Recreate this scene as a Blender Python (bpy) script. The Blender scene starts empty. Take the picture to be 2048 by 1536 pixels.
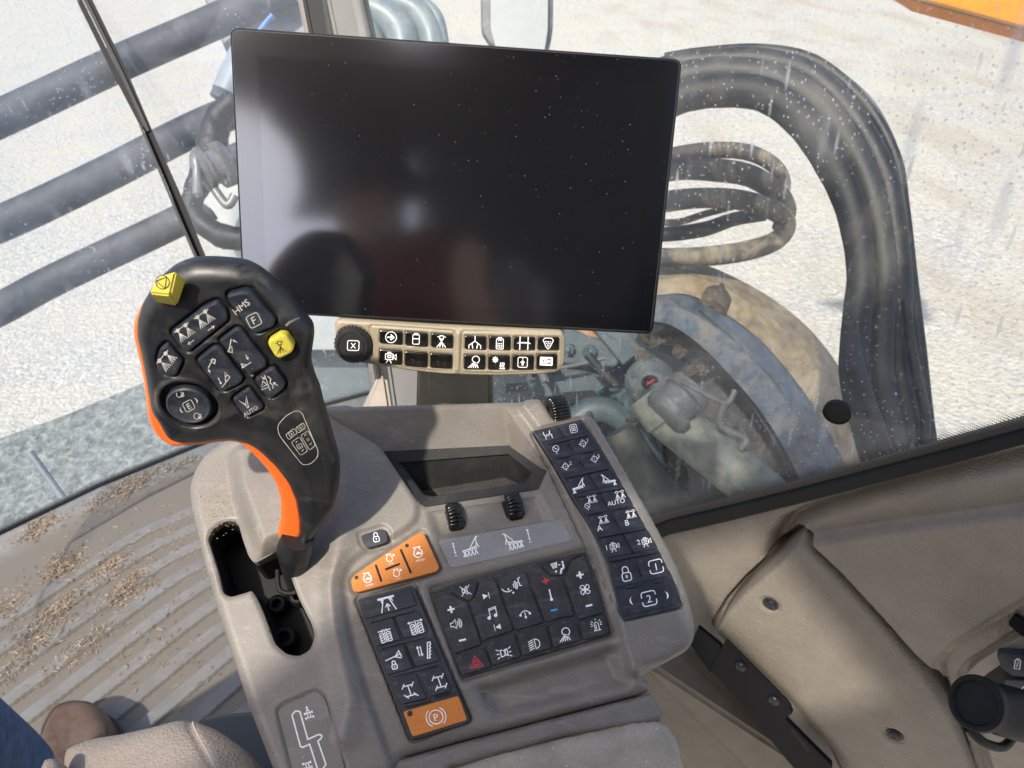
import bpy, bmesh, math, random
import numpy as np
from mathutils import Vector, Matrix, Euler, geometry
random.seed(7); RNG=np.random.default_rng(7)
rad=math.radians
S=bpy.context.scene; COL=S.collection
# ---------------- camera ----------------
FPX=1479.0; EYE=Vector((0,0,1.15)); PITCH=35; ROLL=4.5
cd=bpy.data.cameras.new('camera'); cam=bpy.data.objects.new('camera',cd); COL.objects.link(cam)
cam.location=EYE
RM=(Matrix.Rotation(rad(90-PITCH),3,'X')@Matrix.Rotation(rad(-ROLL),3,'Z'))
cam.rotation_euler=RM.to_euler()
cd.sensor_width=36; cd.lens=26.0; cd.clip_start=.02; cd.clip_end=400
cd.dof.use_dof=True; cd.dof.focus_distance=.62; cd.dof.aperture_fstop=14.0
S.camera=cam
S.render.resolution_x=1024; S.render.resolution_y=768
# ---------------- world, sun, exposure ----------------
ROOF_F=.035  # front edge of the unseen roof, set where its shadow should end
SUN_EL=52; SUN_AZ=205      # azimuth of the sun, degrees clockwise from +Y
w=bpy.data.worlds.new('World'); S.world=w; w.use_nodes=True
nt=w.node_tree; bg=nt.nodes['Background']; sky=nt.nodes.new('ShaderNodeTexSky')
sky.sky_type='NISHITA'; sky.sun_disc=False; sky.sun_elevation=rad(SUN_EL); sky.sun_rotation=rad(SUN_AZ)
sky.air_density=.8; sky.dust_density=3.0; sky.ozone_density=.9
nt.links.new(sky.outputs[0],bg.inputs[0]); bg.inputs[1].default_value=.15
sd=bpy.data.lights.new('sun','SUN'); sun=bpy.data.objects.new('sun',sd); COL.objects.link(sun)
sd.energy=2.6; sd.angle=rad(1.5); sd.color=(1,.93,.82)
_sv=Vector((math.sin(rad(SUN_AZ))*math.cos(rad(SUN_EL)),math.cos(rad(SUN_AZ))*math.cos(rad(SUN_EL)),math.sin(rad(SUN_EL))))
sun.rotation_euler=_sv.to_track_quat('Z','Y').to_euler(); sun.location=_sv*20
S.view_settings.view_transform='Standard'; S.view_settings.look='None'
S.view_settings.exposure=.98; S.view_settings.gamma=1

# ---------------- projection helpers ----------------
def ray(u,v): return RM@Vector(((u-1024)/FPX,-(v-768)/FPX,-1.0))
def P(u,v,t): return EYE+ray(u,v)*t
def on_z(u,v,z):
    r=ray(u,v); return EYE+r*((z-EYE.z)/r.z)
class Fr:
    def __init__(s,o,ex,ey):
        s.o=Vector(o); s.ex=Vector(ex).normalized(); ey=Vector(ey)
        s.ey=(ey-s.ex*ey.dot(s.ex)).normalized(); s.en=s.ex.cross(s.ey)
        s.px=s.en.dot(s.o-EYE)/s.en.dot(RM@Vector((0,0,-1)))/FPX if abs(s.en.dot(RM@Vector((0,0,-1))))>1e-4 else 1/FPX
        s.px=(RM.transposed()@(s.o-EYE)).z/-FPX
    def l(s,u,v,h=0):
        r=ray(u,v); t=(s.en.dot(s.o-EYE)+h)/s.en.dot(r); q=EYE+r*t-s.o
        return (q.dot(s.ex),q.dot(s.ey))
    def w(s,x,y,h=0): return s.o+s.ex*x+s.ey*y+s.en*h
    def W(s,u,v,h=0): x,y=s.l(u,v,h); return s.w(x,y,h)
    def poly(s,pts,h=0): return [s.l(p[0],p[1],p[2] if len(p)>2 else h) for p in pts]
def fr3(a,b,c):
    A,B,C=P(*a),P(*b),P(*c); return Fr(A,B-A,C-A)

# ---------------- mesh builder ----------------
class MB:
    def __init__(s): s.v=[]; s.f=[]; s.m=[]
    def add(s,vs,fs,mi=0):
        b=len(s.v); s.v+= [tuple(q) for q in vs]; s.f+=[tuple(i+b for i in f) for f in fs]; s.m+=[mi]*len(fs)
    def build(s,name,mats,parent=None,smooth=40,label=None):
        me=bpy.data.meshes.new(name)
        v=np.array(s.v,dtype=float) if s.v else np.zeros((0,3))
        c=Vector(((v.min(0)+v.max(0))/2).tolist()) if len(v) else Vector()
        base=c.copy()
        me.from_pydata([tuple(q) for q in (v-np.array(base))],[],s.f); 
        for m in (mats if isinstance(mats,(list,tuple)) else [mats]): me.materials.append(m)
        me.polygons.foreach_set('material_index',s.m); me.update()
        if smooth:
            me.polygons.foreach_set('use_smooth',[True]*len(me.polygons)); me.set_sharp_from_angle(angle=rad(smooth))
        o=bpy.data.objects.new(name,me); COL.objects.link(o)
        if parent is not None:
            o.parent=parent; o.location=base-world_loc(parent)
        else: o.location=base
        if label: o['label']=label
        return o
    def loop_side(s,A,B,mi=0,closed=True):
        n=len(A); b=len(s.v); s.v+=[tuple(q) for q in A]+[tuple(q) for q in B]
        for i in range(n if closed else n-1):
            j=(i+1)%n; s.f.append((b+i,b+j,b+n+j,b+n+i)); s.m.append(mi)
    def cap(s,loop,mi=0,flip=False,holes=None):
        L=[[Vector(q) for q in loop]]+([[Vector(q) for q in h] for h in holes] if holes else [])
        tris=geometry.tessellate_polygon(L); fl=[q for l in L for q in l]
        s.add(fl,[t if not flip else t[::-1] for t in tris],mi)
    def box(s,c,ax,ay,az,mi=0):
        c=Vector(c); vs=[c+ax*i+ay*j+az*k for k in(-1,1) for j in(-1,1) for i in(-1,1)]
        s.add(vs,[(0,2,3,1),(4,5,7,6),(0,1,5,4),(2,6,7,3),(0,4,6,2),(1,3,7,5)],mi)
def world_loc(o):
    v=Vector((0,0,0))
    while o is not None: v=v+o.location; o=o.parent
    return v
def tag(o,label=None,cat=None,group=None,kind=None):
    if label:o['label']=label
    if cat:o['category']=cat
    if group:o['group']=group
    if kind:o['kind']=kind
    return o
def thing(name,loc,label,cat,group=None):
    o=bpy.data.objects.new(name,None); o.empty_display_size=.02; COL.objects.link(o); o.location=loc
    return tag(o,label,cat,group)

def area2(p): return sum(p[i][0]*p[(i+1)%len(p)][1]-p[(i+1)%len(p)][0]*p[i][1] for i in range(len(p)))
def ccw(p): return list(p) if area2(p)>0 else list(p)[::-1]
def rnd(p,r,n=4):
    p=ccw(p); out=[]; N=len(p)
    for i in range(N):
        a,b,c=(np.array(p[i-1]),np.array(p[i]),np.array(p[(i+1)%N]))
        u=a-b; v=c-b; lu=np.linalg.norm(u); lv=np.linalg.norm(v)
        if lu<1e-9 or lv<1e-9: continue
        rr=min(r,lu*.45,lv*.45); A=b+u/lu*rr; C=b+v/lv*rr
        for k in range(n+1):
            t=k/n; q=(1-t)**2*A+2*t*(1-t)*b+t*t*C; out.append((float(q[0]),float(q[1])))
    return out
def inset(p,d):
    N=len(p); out=[]
    for i in range(N):
        a,b,c=np.array(p[i-1]),np.array(p[i]),np.array(p[(i+1)%N])
        e1=b-a; e2=c-b; l1=np.linalg.norm(e1); l2=np.linalg.norm(e2)
        if l1<1e-9 or l2<1e-9: out.append(tuple(b)); continue
        n1=np.array([-e1[1],e1[0]])/l1; n2=np.array([-e2[1],e2[0]])/l2
        m=n1+n2; k=max(1+float(n1@n2),.35); out.append(tuple(b+m/k*d))
    return out
def slab(mb,fr,p,h0,h1,bev=.0006,mi=0,r=None,dome=0,bottom=False):
    """prism over local polygon p from h0 up to h1 with rounded top edge"""
    p=ccw(p)
    if r: p=rnd(p,r)
    W=lambda q,h:[fr.w(x,y,h) for x,y in q]
    mb_l=[W(p,h0),W(p,h1-bev),W(inset(p,bev*.3),h1-bev*.3),W(inset(p,bev),h1)]
    for a,b in zip(mb_l,mb_l[1:]): mb.loop_side(a,b,mi)
    mb.cap([fr.w(x,y,h1) for x,y in inset(p,bev)],mi)
    if bottom: mb.cap(W(p,h0),mi,True)
def pslab(mb,fr,pts,h0,h1,bev=.0006,mi=0,r=.001): slab(mb,fr,fr.poly(pts,h1),h0,h1,bev,mi,r)

def strip(mb,fr,pts,wd,h,closed=False,mi=1):
    """mitred flat ribbon in the local plane"""
    pts=[np.array(q,float) for q in pts]; N=len(pts)
    q=[pts[0]]
    for a in pts[1:]:
        if np.linalg.norm(a-q[-1])>1e-7:q.append(a)
    pts=q; N=len(pts)
    if N<2: return
    if closed and np.linalg.norm(pts[0]-pts[-1])<1e-7: pts=pts[:-1]; N-=1
    L=[];R=[]
    for i in range(N):
        a=pts[i-1] if (i>0 or closed) else None; c=pts[(i+1)%N] if (i<N-1 or closed) else None; b=pts[i]
        ns=[]
        if a is not None: e=b-a; e/=max(np.linalg.norm(e),1e-9); ns.append(np.array([-e[1],e[0]]))
        if c is not None: e=c-b; e/=max(np.linalg.norm(e),1e-9); ns.append(np.array([-e[1],e[0]]))
        m=sum(ns); 
        if len(ns)==2:
            k=max(1+float(ns[0]@ns[1]),.5); m=m/k
        L.append(b+m*wd/2); R.append(b-m*wd/2)
    mb.loop_side([fr.w(x,y,h) for x,y in R],[fr.w(x,y,h) for x,y in L],mi,closed)

def sdf(poly,X,Y):
    """signed distance, positive inside"""
    p=np.array(poly,float); a=p; b=np.roll(p,-1,0); d=np.full(X.shape,1e9); ins=np.zeros(X.shape,bool)
    for (x0,y0),(x1,y1) in zip(a,b):
        ex,ey=x1-x0,y1-y0; L=ex*ex+ey*ey+1e-18
        t=np.clip(((X-x0)*ex+(Y-y0)*ey)/L,0,1); dd=(X-x0-t*ex)**2+(Y-y0-t*ey)**2; d=np.minimum(d,dd)
        if abs(ey)>1e-12:
            c=((y0>Y)!=(y1>Y))&(X<ex*(Y-y0)/ey+x0); ins^=c
    d=np.sqrt(d); return np.where(ins,d,-d)
def ldist(pl,X,Y):
    d=np.full(X.shape,1e9)
    for (x0,y0),(x1,y1) in zip(pl,pl[1:]):
        ex,ey=x1-x0,y1-y0; L=ex*ex+ey*ey+1e-18
        t=np.clip(((X-x0)*ex+(Y-y0)*ey)/L,0,1); d=np.minimum(d,(X-x0-t*ex)**2+(Y-y0-t*ey)**2)
    return np.sqrt(d)
def near(poly,X,Y):
    p=np.array(poly,float); d=np.full(X.shape,1e9); NX=X.copy(); NY=Y.copy()
    for (x0,y0),(x1,y1) in zip(p,np.roll(p,-1,0)):
        ex,ey=x1-x0,y1-y0; L=ex*ex+ey*ey+1e-18
        t=np.clip(((X-x0)*ex+(Y-y0)*ey)/L,0,1); qx=x0+t*ex; qy=y0+t*ey; dd=(X-qx)**2+(Y-qy)**2
        m=dd<d; d=np.where(m,dd,d); NX=np.where(m,qx,NX); NY=np.where(m,qy,NY)
    return NX,NY,np.sqrt(d)
def sst(a,b,x):
    t=np.clip((x-a)/(b-a),0,1); return t*t*(3-2*t)
def hf(mb,fr,outline,sp,hfun,holes=(),skirt=.02,hskirt=.02,mi=0,back=None,mifun=None):
    """height-field solid above a local polygon; rim vertices are snapped to the outline"""
    xs=[q[0] for q in outline]; ys=[q[1] for q in outline]
    gx=np.arange(min(xs)-sp,max(xs)+2*sp,sp); gy=np.arange(min(ys)-sp,max(ys)+2*sp,sp)
    X,Y=np.meshgrid(gx,gy,indexing='ij'); Xc=(X[:-1,:-1]+sp/2); Yc=(Y[:-1,:-1]+sp/2)
    ins=sdf(outline,Xc,Yc)>0
    for h in holes: ins&=sdf(h,Xc,Yc)<0
    # drop cells that would pinch
    used=np.zeros(X.shape,int)
    for dx in(0,1):
        for dy in(0,1): used[dx:dx+ins.shape[0],dy:dy+ins.shape[1]]+=ins
    bd=(used>0)&(used<4)
    bx=X[bd];by=Y[bd]; bestd=np.full(bx.shape,1e9); BX=bx.copy();BY=by.copy(); which=np.zeros(bx.shape,int)
    for k,pl in enumerate([outline]+list(holes)):
        nx,ny,d=near(pl,bx,by); m=d<bestd; BX=np.where(m,nx,BX);BY=np.where(m,ny,BY);bestd=np.where(m,d,bestd); which=np.where(m,k,which)
    X[bd]=BX;Y[bd]=BY
    wh=np.full(X.shape,-1); wh[bd]=which
    Z=hfun(X,Y)
    idx=np.full(X.shape,-1); u=used>0; idx[u]=np.arange(u.sum())
    o=np.array(fr.o);ex=np.array(fr.ex);ey=np.array(fr.ey);en=np.array(fr.en)
    V=o+X[u][:,None]*ex+Y[u][:,None]*ey+Z[u][:,None]*en
    I,J=np.nonzero(ins)
    F=np.stack([idx[I,J],idx[I+1,J],idx[I+1,J+1],idx[I,J+1]],1)
    b=len(mb.v); mb.v+=V.tolist(); F2=(F+b).tolist(); mb.f+=[tuple(f) for f in F2]; mb.m+=([mi]*len(F2) if mifun is None else mifun(Xc[I,J],Yc[I,J]).astype(int).tolist())
    # boundary edges
    E={}
    for f in F2:
        for k in range(4):
            a,c=f[k],f[(k+1)%4]; E[(a,c)]=1
    bnd=[e for e in E if (e[1],e[0]) not in E]
    if back is not None:
        Zb=back(X,Y); Vb=o+X[u][:,None]*ex+Y[u][:,None]*ey+Zb[u][:,None]*en
        b2=len(mb.v); mb.v+=Vb.tolist(); off=b2-b
        mb.f+=[tuple(i+off for i in f[::-1]) for f in F2]; mb.m+=[mi]*len(F2)
        for a,c in bnd: mb.f.append((a,a+off,c+off,c)); mb.m.append(mi)
        return
    inv=np.zeros(u.sum(),int); inv[:]=wh[u]
    low={}
    def lo(i):
        if i not in low:
            p=Vector(mb.v[i]); sk=skirt if inv[i-b]<=0 else hskirt
            low[i]=len(mb.v); mb.v.append(tuple(p-fr.en*sk))
        return low[i]
    for a,c in bnd: mb.f.append((a,lo(a),lo(c),c)); mb.m.append(mi)

def tube(mb,pts,r,n=12,mi=0,sub=6,caps=True,wob=0):
    """smooth tube through world points; r number or list"""
    pts=[Vector(p) for p in pts]; N=len(pts); rr=r if isinstance(r,(list,tuple)) else [r]*N
    if sub>1 and N>2:
        Q=[];R2=[]
        for i in range(N-1):
            p0=pts[max(i-1,0)];p1=pts[i];p2=pts[i+1];p3=pts[min(i+2,N-1)]
            for k in range(sub):
                t=k/sub
                Q.append(.5*((2*p1)+(p2-p0)*t+(2*p0-5*p1+4*p2-p3)*t*t+(3*p1-p0-3*p2+p3)*t**3)); R2.append(rr[i]*(1-t)+rr[i+1]*t)
        Q.append(pts[-1]);R2.append(rr[-1]); pts=Q; rr=R2
    N=len(pts); T=[(pts[min(i+1,N-1)]-pts[max(i-1,0)]).normalized() for i in range(N)]
    a=Vector((0,0,1)) if abs(T[0].z)<.9 else Vector((1,0,0)); u=(a-T[0]*a.dot(T[0])).normalized(); rings=[]
    for i in range(N):
        u=(u-T[i]*u.dot(T[i])).normalized(); v=T[i].cross(u)
        q=rr[i]*(1+wob*math.sin(i*1.7))
        rings.append([pts[i]+(u*math.cos(2*math.pi*k/n)+v*math.sin(2*math.pi*k/n))*q for k in range(n)])
    b=len(mb.v); mb.v+=[tuple(q) for g in rings for q in g]
    for i in range(N-1):
        for k in range(n):
            k2=(k+1)%n; mb.f.append((b+i*n+k,b+i*n+k2,b+(i+1)*n+k2,b+(i+1)*n+k)); mb.m.append(mi)
    if caps:
        mb.f.append(tuple(b+k for k in range(n))[::-1]); mb.m.append(mi); mb.f.append(tuple(b+(N-1)*n+k for k in range(n))); mb.m.append(mi)
def lathe(mb,c,ax,prof,n=32,mi=0,rib=None):
    """prof: list of (height along ax, radius)"""
    c=Vector(c); ax=Vector(ax).normalized(); a=Vector((0,0,1)) if abs(ax.z)<.9 else Vector((1,0,0))
    u=(a-ax*a.dot(ax)).normalized(); v=ax.cross(u); b=len(mb.v)
    for h,r in prof:
        for k in range(n):
            q=r*(1+(rib[1]*(1 if (k//(rib[0]))%2 else 0) if rib and rib[2]<=h<=rib[3] else 0)); t=2*math.pi*k/n
            mb.v.append(tuple(c+ax*h+(u*math.cos(t)+v*math.sin(t))*q))
    for i in range(len(prof)-1):
        for k in range(n):
            k2=(k+1)%n; mb.f.append((b+i*n+k,b+i*n+k2,b+(i+1)*n+k2,b+(i+1)*n+k)); mb.m.append(mi)
    for i,fl in((0,True),(len(prof)-1,False)):
        if prof[i][1]>1e-6:
            f=tuple(b+i*n+k for k in range(n)); mb.f.append(f[::-1] if fl else f); mb.m.append(mi)
def hull(mb,pts,bev=.001,mi=0,seg=3):
    bm=bmesh.new(); [bm.verts.new(p) for p in pts]; bmesh.ops.convex_hull(bm,input=bm.verts)
    bmesh.ops.dissolve_limit(bm,angle_limit=rad(8),verts=bm.verts,edges=bm.edges)
    for v in [v for v in bm.verts if not v.link_faces]: bm.verts.remove(v)
    if bev: bmesh.ops.bevel(bm,geom=list(bm.edges),offset=bev,segments=seg,affect='EDGES',clamp_overlap=True)
    bmesh.ops.recalc_face_normals(bm,faces=bm.faces)
    bm.verts.index_update(); mb.add([v.co for v in bm.verts],[[v.index for v in f.verts] for f in bm.faces],mi); bm.free()

# ---------------- materials ----------------
def nd(nt,t,**k):
    n=nt.nodes.new(t)
    for a,b in k.items(): setattr(n,a,b)
    return n
def mat(name,col,rough=.5,metal=0,spec=.5,var=.12,vscale=30,bump=0,bscale=400,dust=0,dcol=(.42,.36,.28),dscale=18,speck=0,sscale=260,coat=0,bdist=.0004,wear=0,grain='noise',fine=.10,scuff=0):
    m=bpy.data.materials.new(name); m.use_nodes=True; nt=m.node_tree; b=nt.nodes['Principled BSDF']
    L=nt.links.new; tc=nd(nt,'ShaderNodeTexCoord'); O=tc.outputs['Object']
    n1=nd(nt,'ShaderNodeTexNoise'); n1.inputs['Scale'].default_value=vscale; n1.inputs['Detail'].default_value=6; L(O,n1.inputs[0])
    mx=nd(nt,'ShaderNodeMix',data_type='RGBA'); mx.inputs[6].default_value=tuple(c*(1-var) for c in col)+(1,); mx.inputs[7].default_value=tuple(min(c*(1+var),1) for c in col)+(1,)
    cr=nd(nt,'ShaderNodeMapRange'); cr.inputs[1].default_value=.3; cr.inputs[2].default_value=.7; L(n1.outputs[0],cr.inputs[0]); L(cr.outputs[0],mx.inputs[0])
    out=mx.outputs[2]; rsock=None
    if dust:
        n2=nd(nt,'ShaderNodeTexNoise'); n2.inputs['Scale'].default_value=dscale; n2.inputs['Detail'].default_value=9; n2.inputs['Roughness'].default_value=.68; n2.inputs['Distortion'].default_value=.6; L(O,n2.inputs[0])
        r2=nd(nt,'ShaderNodeMapRange'); r2.inputs[1].default_value=.45; r2.inputs[2].default_value=.78; r2.inputs[4].default_value=dust; L(n2.outputs[0],r2.inputs[0])
        m2=nd(nt,'ShaderNodeMix',data_type='RGBA'); L(r2.outputs[0],m2.inputs[0]); L(out,m2.inputs[6]); m2.inputs[7].default_value=dcol+(1,); out=m2.outputs[2]
        ro=nd(nt,'ShaderNodeMath',operation='MULTIPLY_ADD'); L(r2.outputs[0],ro.inputs[0]); ro.inputs[1].default_value=.35; ro.inputs[2].default_value=rough; ro.use_clamp=True; rsock=ro.outputs[0]
    if speck:
        vo=nd(nt,'ShaderNodeTexVoronoi'); vo.inputs['Scale'].default_value=sscale; L(O,vo.inputs[0])
        sp_=nd(nt,'ShaderNodeSeparateColor'); L(vo.outputs['Color'],sp_.inputs[0])
        gt=nd(nt,'ShaderNodeMath',operation='GREATER_THAN'); L(sp_.outputs[0],gt.inputs[0]); gt.inputs[1].default_value=1-speck
        lt=nd(nt,'ShaderNodeMapRange'); L(vo.outputs['Distance'],lt.inputs[0]); lt.inputs[1].default_value=.1; lt.inputs[2].default_value=.32; lt.inputs[3].default_value=1; lt.inputs[4].default_value=0
        mu=nd(nt,'ShaderNodeMath',operation='MULTIPLY'); L(gt.outputs[0],mu.inputs[0]); L(lt.outputs[0],mu.inputs[1])
        mm=nd(nt,'ShaderNodeMath',operation='MULTIPLY'); L(mu.outputs[0],mm.inputs[0]); mm.inputs[1].default_value=.75
        m3=nd(nt,'ShaderNodeMix',data_type='RGBA'); L(mm.outputs[0],m3.inputs[0]); L(out,m3.inputs[6]); m3.inputs[7].default_value=tuple(min(1,c*1.5) for c in dcol)+(1,); out=m3.outputs[2]
    if scuff:
        mp=nd(nt,'ShaderNodeMapping'); mp.inputs['Rotation'].default_value=(.3,.5,.9); mp.inputs['Scale'].default_value=(14,70,30); L(O,mp.inputs[0])
        ns=nd(nt,'ShaderNodeTexNoise'); ns.inputs['Scale'].default_value=1.6; ns.inputs['Detail'].default_value=8; ns.inputs['Distortion'].default_value=1.2; L(mp.outputs[0],ns.inputs[0])
        rs=nd(nt,'ShaderNodeMapRange'); rs.inputs[1].default_value=.56; rs.inputs[2].default_value=.74; rs.inputs[4].default_value=scuff; L(ns.outputs[0],rs.inputs[0])
        m4=nd(nt,'ShaderNodeMix',data_type='RGBA'); L(rs.outputs[0],m4.inputs[0]); L(out,m4.inputs[6]); m4.inputs[7].default_value=tuple(min(1,c*1.35) for c in dcol)+(1,); out=m4.outputs[2]
    if fine:
        nf=nd(nt,'ShaderNodeTexNoise'); nf.inputs['Scale'].default_value=650; nf.inputs['Detail'].default_value=4; nf.inputs['Roughness'].default_value=.7; L(O,nf.inputs[0])
        rf=nd(nt,'ShaderNodeMapRange'); rf.inputs[1].default_value=.3; rf.inputs[2].default_value=.7; rf.inputs[3].default_value=1-fine*1.6; rf.inputs[4].default_value=1+fine*1.6; L(nf.outputs[0],rf.inputs[0])
        vm_=nd(nt,'ShaderNodeVectorMath',operation='SCALE'); L(out,vm_.inputs[0]); L(rf.outputs[0],vm_.inputs['Scale']); out=vm_.outputs[0]
    L(out,b.inputs['Base Color'])
    if rsock: L(rsock,b.inputs['Roughness'])
    else: b.inputs['Roughness'].default_value=rough
    b.inputs['Metallic'].default_value=metal; b.inputs['Specular IOR Level'].default_value=spec
    if coat: b.inputs['Coat Weight'].default_value=coat; b.inputs['Coat Roughness'].default_value=.15
    if bump:
        if grain=='noise':
            n3=nd(nt,'ShaderNodeTexNoise'); n3.inputs['Scale'].default_value=bscale; n3.inputs['Detail'].default_value=3; hs=n3.outputs[0]; L(O,n3.inputs[0])
        else:   # leather: cell pattern
            wn=nd(nt,'ShaderNodeTexNoise'); wn.inputs['Scale'].default_value=bscale*.4; L(O,wn.inputs[0])
            vm=nd(nt,'ShaderNodeVectorMath',operation='MULTIPLY_ADD'); L(wn.outputs['Color'],vm.inputs[0]); vm.inputs[1].default_value=(.004,)*3; L(O,vm.inputs[2])
            n3=nd(nt,'ShaderNodeTexVoronoi',feature='SMOOTH_F1'); n3.inputs['Scale'].default_value=bscale; n3.inputs['Smoothness'].default_value=.5; L(vm.outputs[0],n3.inputs[0]); hs=n3.outputs[0]
        bp=nd(nt,'ShaderNodeBump'); bp.inputs['Strength'].default_value=bump; bp.inputs['Distance'].default_value=bdist; L(hs,bp.inputs['Height']); L(bp.outputs[0],b.inputs['Normal'])
    return m
def glass_mat(name,veil=.12,tint=(.93,.96,.95),streak=1.0,dustc=(.62,.64,.66),ks=1.0,vr=(.4,2.6)):
    m=bpy.data.materials.new(name); m.use_nodes=True; nt=m.node_tree; nt.nodes.clear(); L=nt.links.new
    out=nd(nt,'ShaderNodeOutputMaterial'); tr=nd(nt,'ShaderNodeBsdfTransparent'); tr.inputs[0].default_value=tint+(1,)
    df=nd(nt,'ShaderNodeBsdfDiffuse'); df.inputs[0].default_value=dustc+(1,); tl=nd(nt,'ShaderNodeBsdfTranslucent'); tl.inputs[0].default_value=dustc+(1,)
    dd=nd(nt,'ShaderNodeMixShader'); dd.inputs[0].default_value=.5; L(df.outputs[0],dd.inputs[1]); L(tl.outputs[0],dd.inputs[2])
    tc=nd(nt,'ShaderNodeTexCoord'); O=tc.outputs['Object']
    n1=nd(nt,'ShaderNodeTexNoise'); n1.inputs['Scale'].default_value=5; n1.inputs['Distortion'].default_value=.8; n1.inputs['Detail'].default_value=12; n1.inputs['Roughness'].default_value=.65; L(O,n1.inputs[0])
    r1=nd(nt,'ShaderNodeMapRange'); r1.inputs[1].default_value=.38; r1.inputs[2].default_value=.74; r1.inputs[3].default_value=veil*vr[0]; r1.inputs[4].default_value=veil*vr[1]; L(n1.outputs[0],r1.inputs[0])
    acc=r1.outputs[0]
    for sc,thr,rr,st,zs in((75,.70,.30,.38,1),(140,.52,.36,.42,1),(100,.62,.40,.38,.14),(42,.78,.5,.24,.16),(210,.5,.4,.35,.6)):
        mp=nd(nt,'ShaderNodeMapping'); mp.inputs['Scale'].default_value=(1,1,zs); L(O,mp.inputs[0])
        vo=nd(nt,'ShaderNodeTexVoronoi'); vo.inputs['Scale'].default_value=sc*ks; L(mp.outputs[0],vo.inputs[0])
        sp_=nd(nt,'ShaderNodeSeparateColor'); L(vo.outputs['Color'],sp_.inputs[0])
        gt=nd(nt,'ShaderNodeMath',operation='GREATER_THAN'); L(sp_.outputs[0],gt.inputs[0]); gt.inputs[1].default_value=thr
        lt=nd(nt,'ShaderNodeMapRange'); L(vo.outputs['Distance'],lt.inputs[0]); lt.inputs[1].default_value=rr*.2; lt.inputs[2].default_value=rr*.7; lt.inputs[3].default_value=st*streak; lt.inputs[4].default_value=0
        mu=nd(nt,'ShaderNodeMath',operation='MULTIPLY'); L(gt.outputs[0],mu.inputs[0]); L(lt.outputs[0],mu.inputs[1])
        # patchy: fewer marks in some areas
        n4=nd(nt,'ShaderNodeTexNoise'); n4.inputs['Scale'].default_value=5; L(O,n4.inputs[0])
        r4=nd(nt,'ShaderNodeMapRange'); r4.inputs[1].default_value=.34; r4.inputs[2].default_value=.60; L(n4.outputs[0],r4.inputs[0])
        m5=nd(nt,'ShaderNodeMath',operation='MULTIPLY'); L(mu.outputs[0],m5.inputs[0]); L(r4.outputs[0],m5.inputs[1])
        ad=nd(nt,'ShaderNodeMath',operation='ADD'); ad.use_clamp=True; L(acc,ad.inputs[0]); L(m5.outputs[0],ad.inputs[1]); acc=ad.outputs[0]
    m1=nd(nt,'ShaderNodeMixShader'); L(acc,m1.inputs[0]); L(tr.outputs[0],m1.inputs[1]); L(dd.outputs[0],m1.inputs[2])
    gl=nd(nt,'ShaderNodeBsdfGlossy'); gl.inputs['Roughness'].default_value=.05
    m2=nd(nt,'ShaderNodeMixShader'); m2.inputs[0].default_value=.04; L(m1.outputs[0],m2.inputs[1]); L(gl.outputs[0],m2.inputs[2])
    L(m2.outputs[0],out.inputs[0]); return m

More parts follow.
